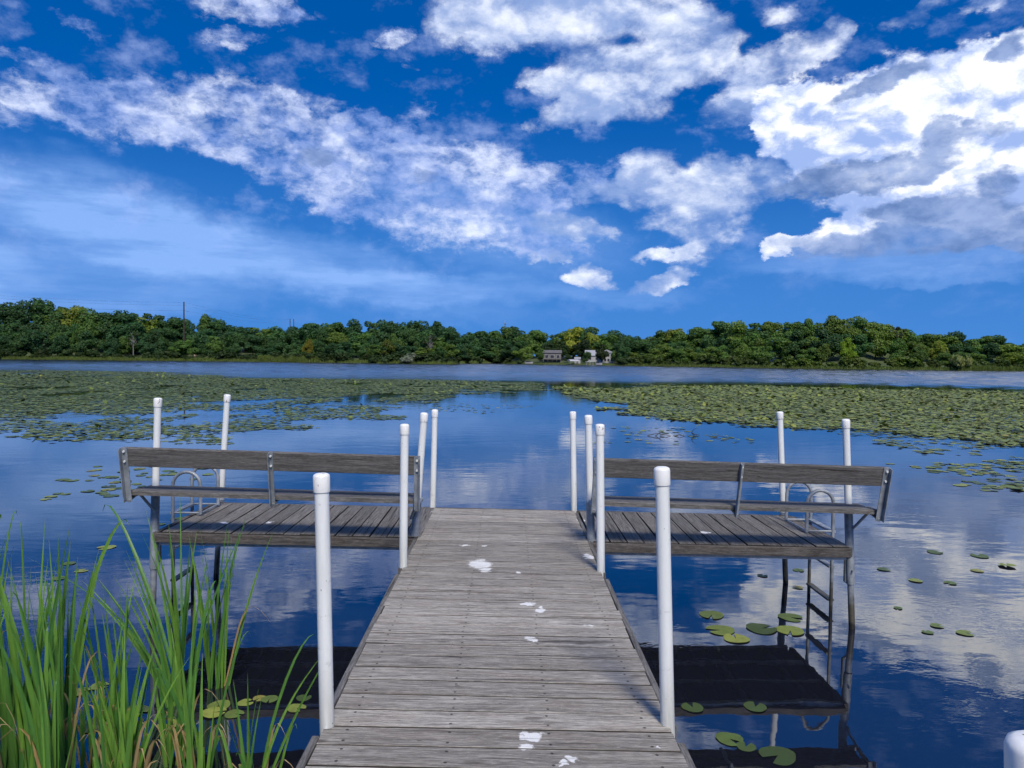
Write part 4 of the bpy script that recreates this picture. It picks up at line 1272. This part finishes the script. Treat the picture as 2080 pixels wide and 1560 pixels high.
def trees():
    # skyline row, then two lower rows in front; houses keep a gap
    for row, (d_in, frac, step) in enumerate(((40, 1.0, 0.98), (24, 0.76, 1.05), (9, 0.50, 1.15))):
        a = -47.0
        while a < 47.5:
            aa = a + random.uniform(-0.35, 0.35) * step
            a += step * random.uniform(0.8, 1.2)
            if row >= 1 and 2.2 < aa < 8.6:
                continue
            if row == 2 and (-23.5 < aa < -18.5 or 19.0 < aa < 29.0) and random.random() < 0.65:
                continue
            R = float(shore_r(aa))
            e = float(np.interp(aa, KA, KE))
            bot = -math.degrees(math.atan2(EYE, R))
            if row == 0:
                te = e * random.uniform(0.96, 1.06)
            else:
                te = bot + (e - bot) * frac * random.uniform(0.82, 1.13)
            di = d_in + random.uniform(-4, 4)
            nm, tint = pick_tint(aa)
            kind = ('tall', 'medium-height', 'low')[row]
            where = ('on skyline', 'mid-slope', 'at waterline')[row]
            lab = f'{kind} {nm} tree {where} {zone_name(aa)}'
            r = R + di
            wid = math.radians(random.uniform(1.5, 3.2)) * r * (1.0 if row == 0 else 0.85 if row == 1 else 0.72)
            add_tree(aa, di, te, wid * 1.1, tint, lab)
    # single trees one can pick out
    add_tree(5.3, 33, 2.52, 14.5, (0.30, 0.33, 0.05), 'broad bright yellow-green tree rising behind the lakeside houses')
    add_tree(6.6, 34, 2.2, 8, (0.26, 0.29, 0.05), 'small yellow-green tree beside the broad bright one behind the houses')
    add_tree(24.9, 8, 1.85, 6.0, (0.22, 0.34, 0.03), 'bright lime green small tree on the sunlit hillside')
    add_tree(31.6, 0.8, 0.62, 9.0, (0.27, 0.31, 0.12), 'pale drooping willow at the waterline of the sunlit shore', WILLOW, name='willow_tree')
    add_tree(28.0, 36, 2.62, 9, (0.05, 0.06, 0.03), 'bare grey half-dead tree on the skyline of the sunlit shore', SPARSE[0], BARE_TRUNK)
    add_tree(-26.7, 8, 1.7, 7, (0.045, 0.07, 0.03), 'dead pale tree with bare branches before the dark wood', SPARSE[1], BARE_TRUNK)
    add_tree(-5.9, 5, 1.9, 7, (0.05, 0.07, 0.03), 'pale leaning dead tree on the tip of the wooded point', SPARSE[1], BARE_TRUNK)
    add_tree(-15.0, 6, 1.35, 5, (0.17, 0.15, 0.02), 'small yellowing tree in front of the twin poles')
    add_tree(-9.0, 6, 1.45, 8, (0.085, 0.11, 0.02), 'rounded olive tree in the middle of the wooded point')
    add_tree(4.75, 7, 0.43, 4.2, (0.055, 0.085, 0.025), 'round clipped tree between the two lakeside houses')
    add_tree(8.9, 9, 1.1, 7.5, (0.045, 0.075, 0.03), 'leafy tree at the corner of the white lakeside house')
    add_tree(6.2, 7, 0.62, 4.5, TINTS['deep green'], 'bushy tree before the low white house')
    add_tree(8.35, 8, 0.75, 4.5, TINTS['mid green'], 'small tree covering the outer side of the two-storey white house')
    add_tree(2.6, 8, 0.9, 6.0, TINTS['mid green'], 'rounded tree on the bank before the grey-brown house')
    add_tree(7.35, 7, 1.2, 6.0, (0.036, 0.06, 0.022), 'dark tree shading the front of the white lakeside house')
    add_tree(3.2, 22, 1.35, 9.0, (0.032, 0.056, 0.02), 'dark tree overhanging the grey-brown lakeside house')
    add_tree(4.2, 24, 1.5, 9.0, (0.034, 0.06, 0.02), 'dark tree right behind the round clipped tree')
    add_tree(5.8, 26, 1.6, 10.0, (0.032, 0.056, 0.022), 'dark tree between the two lakeside houses, behind them')
    add_tree(-22.9, 12, 1.5, 8.5, TINTS['deep green'], 'leafy tree half covering the beige house on its pole side')
    add_tree(-21.5, 12, 1.45, 8.0, TINTS['mid green'], 'leafy tree half covering the beige house on its far side')
    add_tree(-22.2, 9, 0.75, 7.0, TINTS['deep green'], 'low bushy tree at the waterline below the beige house')
    add_tree(19.4, 14, 1.15, 7.0, TINTS['mid green'], 'leafy tree half covering the pale hillside house')
    # shrubs along the water
    a = -47.0
    while a < 47:
        a += random.uniform(0.55, 1.15)
        if 1.6 < a < 8.8 or 30.9 < a < 32.4:
            continue
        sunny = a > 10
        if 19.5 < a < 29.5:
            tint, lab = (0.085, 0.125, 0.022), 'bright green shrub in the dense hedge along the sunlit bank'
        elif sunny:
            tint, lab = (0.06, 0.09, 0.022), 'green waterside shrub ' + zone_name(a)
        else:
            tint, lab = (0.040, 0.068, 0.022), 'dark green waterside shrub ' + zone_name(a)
        h = random.uniform(1.8, 4.0) * (1.1 if 19.5 < a < 29.5 else 1.0)
        add_tree(a, random.uniform(1.5, 5), 0, h * random.uniform(1.1, 1.6), tint, lab, random.choice(SHRUBS), SHRUB_TRUNK, 'shrubs: ' + lab, 'shoreline_shrub', h)
    add_tree(-7.4, 2.0, 0, 5.5, (0.2, 0.21, 0.17), 'greyish white shrub at the foot of the wooded point', SHRUBS[1], SHRUB_TRUNK, None, 'shoreline_shrub', 4.2)


trees()


def single_out(prefixes):
    """alike neighbours are told apart by their order along the shore"""
    by = {}
    for o in scene.objects:
        if o.parent is None and o.get('label') and o.name.split('.')[0] in prefixes:
            by.setdefault(o['label'], []).append(o)
    words = ['first', 'second', 'third', 'fourth', 'fifth', 'sixth', 'seventh', 'eighth', 'ninth', 'tenth', 'eleventh', 'twelfth', 'thirteenth', 'fourteenth']
    for lab, objs in by.items():
        if len(objs) > 1:
            objs.sort(key=lambda o: math.atan2(o.location.x, o.location.y))
            for w_, o in zip(words, objs):
                o['label'] = f'{w_} from left: {lab}'


single_out(('broadleaf_tree', 'shoreline_shrub'))


def reeds():
    """grass and reed belt along the waterline: nobody could count it"""
    n = 26000
    a = rng.uniform(-46, 46, n)
    a = np.concatenate([a, rng.uniform(-18.5, -15.0, 5000), rng.uniform(31.5, 35, 3000), rng.uniform(-34, -18, 6000)])
    n = len(a)
    R = shore_r(a)
    dd = rng.uniform(-0.5, 3.5, n)
    r = R + dd
    x, y = r * np.sin(np.radians(a)), r * np.cos(np.radians(a))
    z = ground(a, r)
    tall = np.where((a > -18.5) & (a < -14), 2.0, np.where(a > 31.5, 1.5, np.where((a > 1.5) & (a < 9), 0.35, 1.0)))
    h = tall * rng.uniform(0.5, 1.2, n)
    w = rng.uniform(0.06, 0.14, n)
    an = rng.uniform(0, math.pi, n)
    lx, ly = rng.normal(0, 0.2, n) * h, rng.normal(0, 0.2, n) * h
    V = np.stack([np.stack([x - w * np.cos(an), y - w * np.sin(an), z - 0.1], 1), np.stack([x + w * np.cos(an), y + w * np.sin(an), z - 0.1], 1), np.stack([x + lx, y + ly, z + h], 1)], 1).reshape(-1, 3)
    F = np.arange(n * 3).reshape(-1, 3)
    m = leaf_mat('reed_leaves', False, (0.125, 0.17, 0.045), 0.35)
    o = link('shore_reeds', raw_mesh('shore_reeds', V, F, m))
    tag(o, 'belt of green reeds and grass along the far waterline', 'reeds', None, 'stuff')


reeds()

# ------------------------------------------------------------------ lakeside houses, boats, small dock, poles
WALLW = plain('white_siding', (0.36, 0.37, 0.38), 0.7, 0.06, 1.0)
WALLB = plain('grey_brown_siding', (0.15, 0.14, 0.13), 0.8, 0.15, 1.0)
WALLT = plain('beige_siding', (0.45, 0.38, 0.27), 0.8, 0.12, 1.0)
ROOFP = plain('pale_roof', (0.30, 0.31, 0.33), 0.8, 0.15, 2.0)
ROOFD = plain('dark_roof', (0.12, 0.115, 0.115), 0.9, 0.2, 2.0)
GLASS = plain('window_glass', (0.02, 0.025, 0.03), 0.08, 0.1, 1.0)
WHITEP = plain('white_paint', (0.42, 0.42, 0.43), 0.5, 0.05, 2.0)
POLEW = plain('pole_wood', (0.045, 0.034, 0.028), 0.9, 0.3, 4.0)
STEELD = plain('grey_steel', (0.20, 0.22, 0.24), 0.5, 0.15, 2.0)
CABLE = plain('cable', (0.03, 0.03, 0.035), 0.5, 0.1, 1.0)


def at(a, d_in, zoff=0.0):
    r = float(shore_r(a)) + d_in
    x, y = polar(a, r)
    return Vector((x, y, float(ground(a, r)) + zoff))


def gable(mb, w, d, z0, z1, over=0.3):
    hw, hd = w / 2 + over, d / 2 + over
    V = [(-hw, -hd, z0), (hw, -hd, z0), (hw, hd, z0), (-hw, hd, z0), (-hw, 0, z1), (hw, 0, z1), (-hw, -hd, z0 - 0.15), (hw, -hd, z0 - 0.15), (hw, hd, z0 - 0.15), (-hw, hd, z0 - 0.15)]
    F = [(0, 1, 5, 4), (2, 3, 4, 5), (0, 4, 3), (1, 2, 5), (6, 9, 8, 7), (0, 6, 7, 1), (1, 7, 8, 2), (2, 8, 9, 3), (3, 9, 6, 0)]
    return mb.add(V, F)


def house(label, a, d_in, w, d, h, roof_h, wall, roofm, wins, deck=None, ridge_turn=0.0, base=0.0):
    p = at(a, d_in, base)
    root = thing('lakeside_house', label, 'house', p, (0, 0, -math.radians(a)))
    MB().box((0, 0, h / 2 - 0.3), (w, d, h + 0.6)).build('wall', wall, root)
    gable(MB(), w if not ridge_turn else d, d if not ridge_turn else w, h + 0.16, h + roof_h).build('roof', roofm, root, rot=(0, 0, ridge_turn))
    if ridge_turn:
        MB().add([(-w / 2, -d / 2 - 0.01, h), (w / 2, -d / 2 - 0.01, h), (0, -d / 2 - 0.01, h + roof_h * 0.9), (-w / 2, -d / 2 + 0.2, h), (w / 2, -d / 2 + 0.2, h), (0, -d / 2 + 0.2, h + roof_h * 0.9)], [(0, 1, 2), (5, 4, 3), (0, 2, 5, 3), (1, 4, 5, 2), (0, 3, 4, 1)]).build('gable_wall', wall, root)
    for wx, wz, ww, wh in wins:
        f = MB().box((wx, -d / 2 - 0.03, wz), (ww + 0.16, 0.06, wh + 0.16)).build('window', WHITEP, root)
        MB().box((wx, -d / 2 - 0.07, wz), (ww, 0.03, wh)).build('pane', GLASS, f)
    if deck:
        dm = MB().box((0, -d / 2 - 1.3, deck), (w, 2.4, 0.15))
        dm.build('deck', wall, root)
        for k in range(5):
            MB().box((-w / 2 + 0.1 + k * (w - 0.2) / 4, -d / 2 - 2.4, deck / 2), (0.14, 0.14, deck)).build('deck_post', wall, root)
        for k in range(2):
            MB().box((0, -d / 2 - 2.45, deck + 0.45 + 0.4 * k), (w, 0.05, 0.06)).build('deck_rail', wall, root)
    return root


house('grey-brown lakeside house with raised deck, left of the clipped round tree', 3.55, 12, 7.0, 6, 3.4, 1.2, WALLB, ROOFD, [(-2.2, 2.0, 1.1, 1.2), (0, 2.0, 1.4, 1.2), (2.3, 2.0, 1.1, 1.2)], 1.0)
house('long low white lakeside house with pale roof', 6.75, 18, 6.5, 7, 2.0, 2.3, WALLW, ROOFP, [(-1.5, 1.0, 1.0, 0.9), (1.2, 1.0, 1.0, 0.9)], base=0.3)
house('two-storey white lakeside house with rows of windows', 7.75, 14, 5.2, 6, 3.6, 1.3, WALLW, ROOFP, [(x, z, 0.75, 0.95) for z in (0.9, 2.7) for x in (-1.8, -0.6, 0.6, 1.8)], ridge_turn=math.pi / 2)
house('beige house half hidden in the wood inward of the utility pole', -22.3, 24, 6.0, 6, 6.2, 1.4, WALLT, ROOFD, [(-1.5, 5.2, 1.0, 1.1), (1.2, 5.2, 1.0, 1.1)])
house('pale house glimpsed high between trees of the sunlit hill', 19.75, 24, 3.6, 4, 3.6, 1.0, WALLT, ROOFD, [(-0.9, 2.4, 0.8, 1.0), (0.8, 2.4, 0.8, 1.0)])


def boat(label, a, d_in, L, canopy=False):
    p = at(a, d_in, 0.0)
    p.z = max(0.05, p.z)
    root = thing('motor_boat', label, 'boat', p, (0, 0, -math.radians(a) + 0.1))
    n = 9
    V, F = [], []
    for i in range(n):
        t = i / (n - 1)
        w = 0.85 * (1 - max(0, (t - 0.5) / 0.5) ** 2.2) + 0.02
        x = (t - 0.5) * L
        V += [(x, -w, 0.75 + 0.2 * t), (x, -w * 0.7, 0.12 + 0.1 * t), (x, 0, 0.0 + 0.15 * t), (x, w * 0.7, 0.12 + 0.1 * t), (x, w, 0.75 + 0.2 * t)]
    for i in range(n - 1):
        for k in range(4):
            F.append((i * 5 + k, i * 5 + k + 1, (i + 1) * 5 + k + 1, (i + 1) * 5 + k))
        F.append((i * 5 + 4, i * 5, (i + 1) * 5, (i + 1) * 5 + 4))
    F.append((0, 1, 2, 3, 4))
    MB().add(V, F).build('hull', WHITEP, root)
    MB().box((0.1 * L, 0, 1.1), (0.05, 1.2, 0.5)).build('windscreen', GLASS, root)
    MB().box((-0.48 * L, 0, 0.75), (0.25, 0.3, 0.6)).build('outboard_motor', STEELD, root)


boat('small white motor boat drawn up before the grey-brown house', 1.75, -1.2, 3.2)
boat('dark low boat moored at the small white-posted dock', 7.15, -1.5, 2.4)
# boat lift with a rounded white canopy
bl = thing('boat_lift', 'white canopied boat lift on the bank beside the round clipped tree', 'boat lift', at(5.15, 0.5), (0, 0, -math.radians(5.15) + 0.5))
V, F = [], []
for i in range(2):
    for k in range(9):
        an = math.pi * k / 8
        V.append((-1.9 + 3.8 * i, -1.25 * math.cos(an), 1.35 + 0.65 * math.sin(an)))
for k in range(8):
    F.append((k, k + 1, 9 + k + 1, 9 + k))
F += [tuple(range(9))[::-1], tuple(range(9, 18)), (0, 9, 17, 8)]
MB().add(V, F).build('canopy', WHITEP, bl)
for sx in (-1.7, 1.7):
    for sy in (-1.15, 1.15):
        MB().tube([(sx, sy, -0.6), (sx, sy, 1.4)], 0.06, 6).build('leg', STEELD, bl)
sh = thing('garden_shed', 'small white shed with pale roof behind the boat lift', 'shed', at(5.5, 5), (0, 0, -math.radians(5.5)))
MB().box((0, 0, 0.8), (2.2, 2.0, 1.8)).build('wall', WALLW, sh)
gable(MB(), 2.2, 2.0, 1.85, 2.4, 0.15).build('roof', ROOFP, sh)
MB().box((0, -1.03, 0.75), (0.8, 0.06, 1.4)).build('door', WALLB, sh)
# small far dock
fd = thing('small_dock', 'small far dock with white posts before the white house', 'dock', at(6.55, -2.0), (0, 0, -math.radians(6.5)))
for k in range(8):
    MB().box((-1.6 + 0.45 * k, 0, 0.95), (0.42, 1.2, 0.06)).build('plank', WALLB, fd)
for x in (-1.6, -0.4, 0.7, 1.6):
    MB().tube([(x, -0.65, -0.4), (x, -0.65, 1.75)], 0.07, 8).build('post', WHITEP, fd)


def wire(label, p, q, sag, group):
    p, q = Vector(p), Vector(q)
    pts = []
    for i in range(17):
        t = i / 16
        m_ = p.lerp(q, t)
        m_.z -= sag * 4 * t * (1 - t)
        pts.append(m_)
    tag(MB().tube(pts, 0.02, 5).build('power_line', CABLE), label, 'power line', group)


def utility_pole(label, a, r, top_el, arms, radius=0.24, name='utility_pole'):
    x, y = polar(a, r)
    g = float(ground(a, r))
    h = math.tan(math.radians(top_el)) * r + EYE - g
    root = thing(name, label, 'pole', (x, y, g), (0, 0, -math.radians(a)))
    MB().tube([(0, 0, -0.5), (0, 0, h * 0.5), (0, 0, h)], [radius, radius * 0.85, radius * 0.65], 10).build('shaft', POLEW, root)
    for k, zz in enumerate(arms):
        sd = 1 if k % 2 == 0 else 1
        MB().tube([(0, 0, h - zz), (sd * 0.75, 0, h - zz + 0.12)], 0.06, 6).build('insulator', STEELD, root)
    return Vector((x, y, g + h))


T1 = utility_pole('tall dark utility pole with stacked insulators rising from the shaded wood', -23.49, 288, 3.72, [1.1, 3.0, 4.9, 6.8], 0.30)
T2 = utility_pole('thinner first pole of the twin poles above the wooded point', -16.28, 420, 2.74, [1.0], 0.26)
T3 = utility_pole('second pole of the twin poles above the wooded point', -16.02, 420, 2.74, [1.0], 0.26)
for k, dz_ in enumerate((0.2, 1.2, 3.1, 5.0)):
    rr = 330
    x0, y0 = polar(-42, rr)
    order = ('topmost', 'second', 'third', 'lowest')[k]
    wire(f'{order} power line running from the tall utility pole out of the picture', (x0, y0, T1.z + 4.5 - dz_ * 1.1), (T1.x, T1.y, T1.z - dz_), 1.6, 'power lines outward of the tall pole')
    if k < 3:
        q = (T2.x, T2.y, T2.z - 0.4 - k * 0.9)
        wire(f'{order} power line between utility pole and twin poles', (T1.x, T1.y, T1.z - dz_), q, 1.4, 'power lines between the poles')

tx, ty = polar(-0.15, 520)
tg = 4.0
th = math.tan(math.radians(2.95)) * 520 + EYE - tg
tw = thing('radio_tower', 'slim lattice radio tower on the skyline above the middle trees', 'tower', (tx, ty, tg))
legs = [(0.9 * math.cos(k * 2.094), 0.9 * math.sin(k * 2.094)) for k in range(3)]
for lx, ly in legs:
    MB().tube([(lx, ly, 0), (lx * 0.55, ly * 0.55, th * 0.9)], 0.12, 6).build('leg', STEELD, tw)
br = MB()
for k in range(16):
    z0, z1 = th * 0.9 * k / 16, th * 0.9 * (k + 1) / 16
    for j in range(3):
        p, q = legs[j], legs[(j + 1) % 3]
        s0, s1 = 1 - 0.45 * k / 16, 1 - 0.45 * (k + 1) / 16
        br.tube([(p[0] * s0, p[1] * s0, z0), (q[0] * s1, q[1] * s1, z1)], 0.05, 4, False)
br.build('bracing', STEELD, tw)
MB().box((0, 0, th * 0.9 + 0.15), (2.2, 2.2, 0.3)).build('antenna_platform', STEELD, tw)
MB().tube([(0, 0, th * 0.9), (0, 0, th)], 0.08, 6).build('mast', WHITEP, tw)
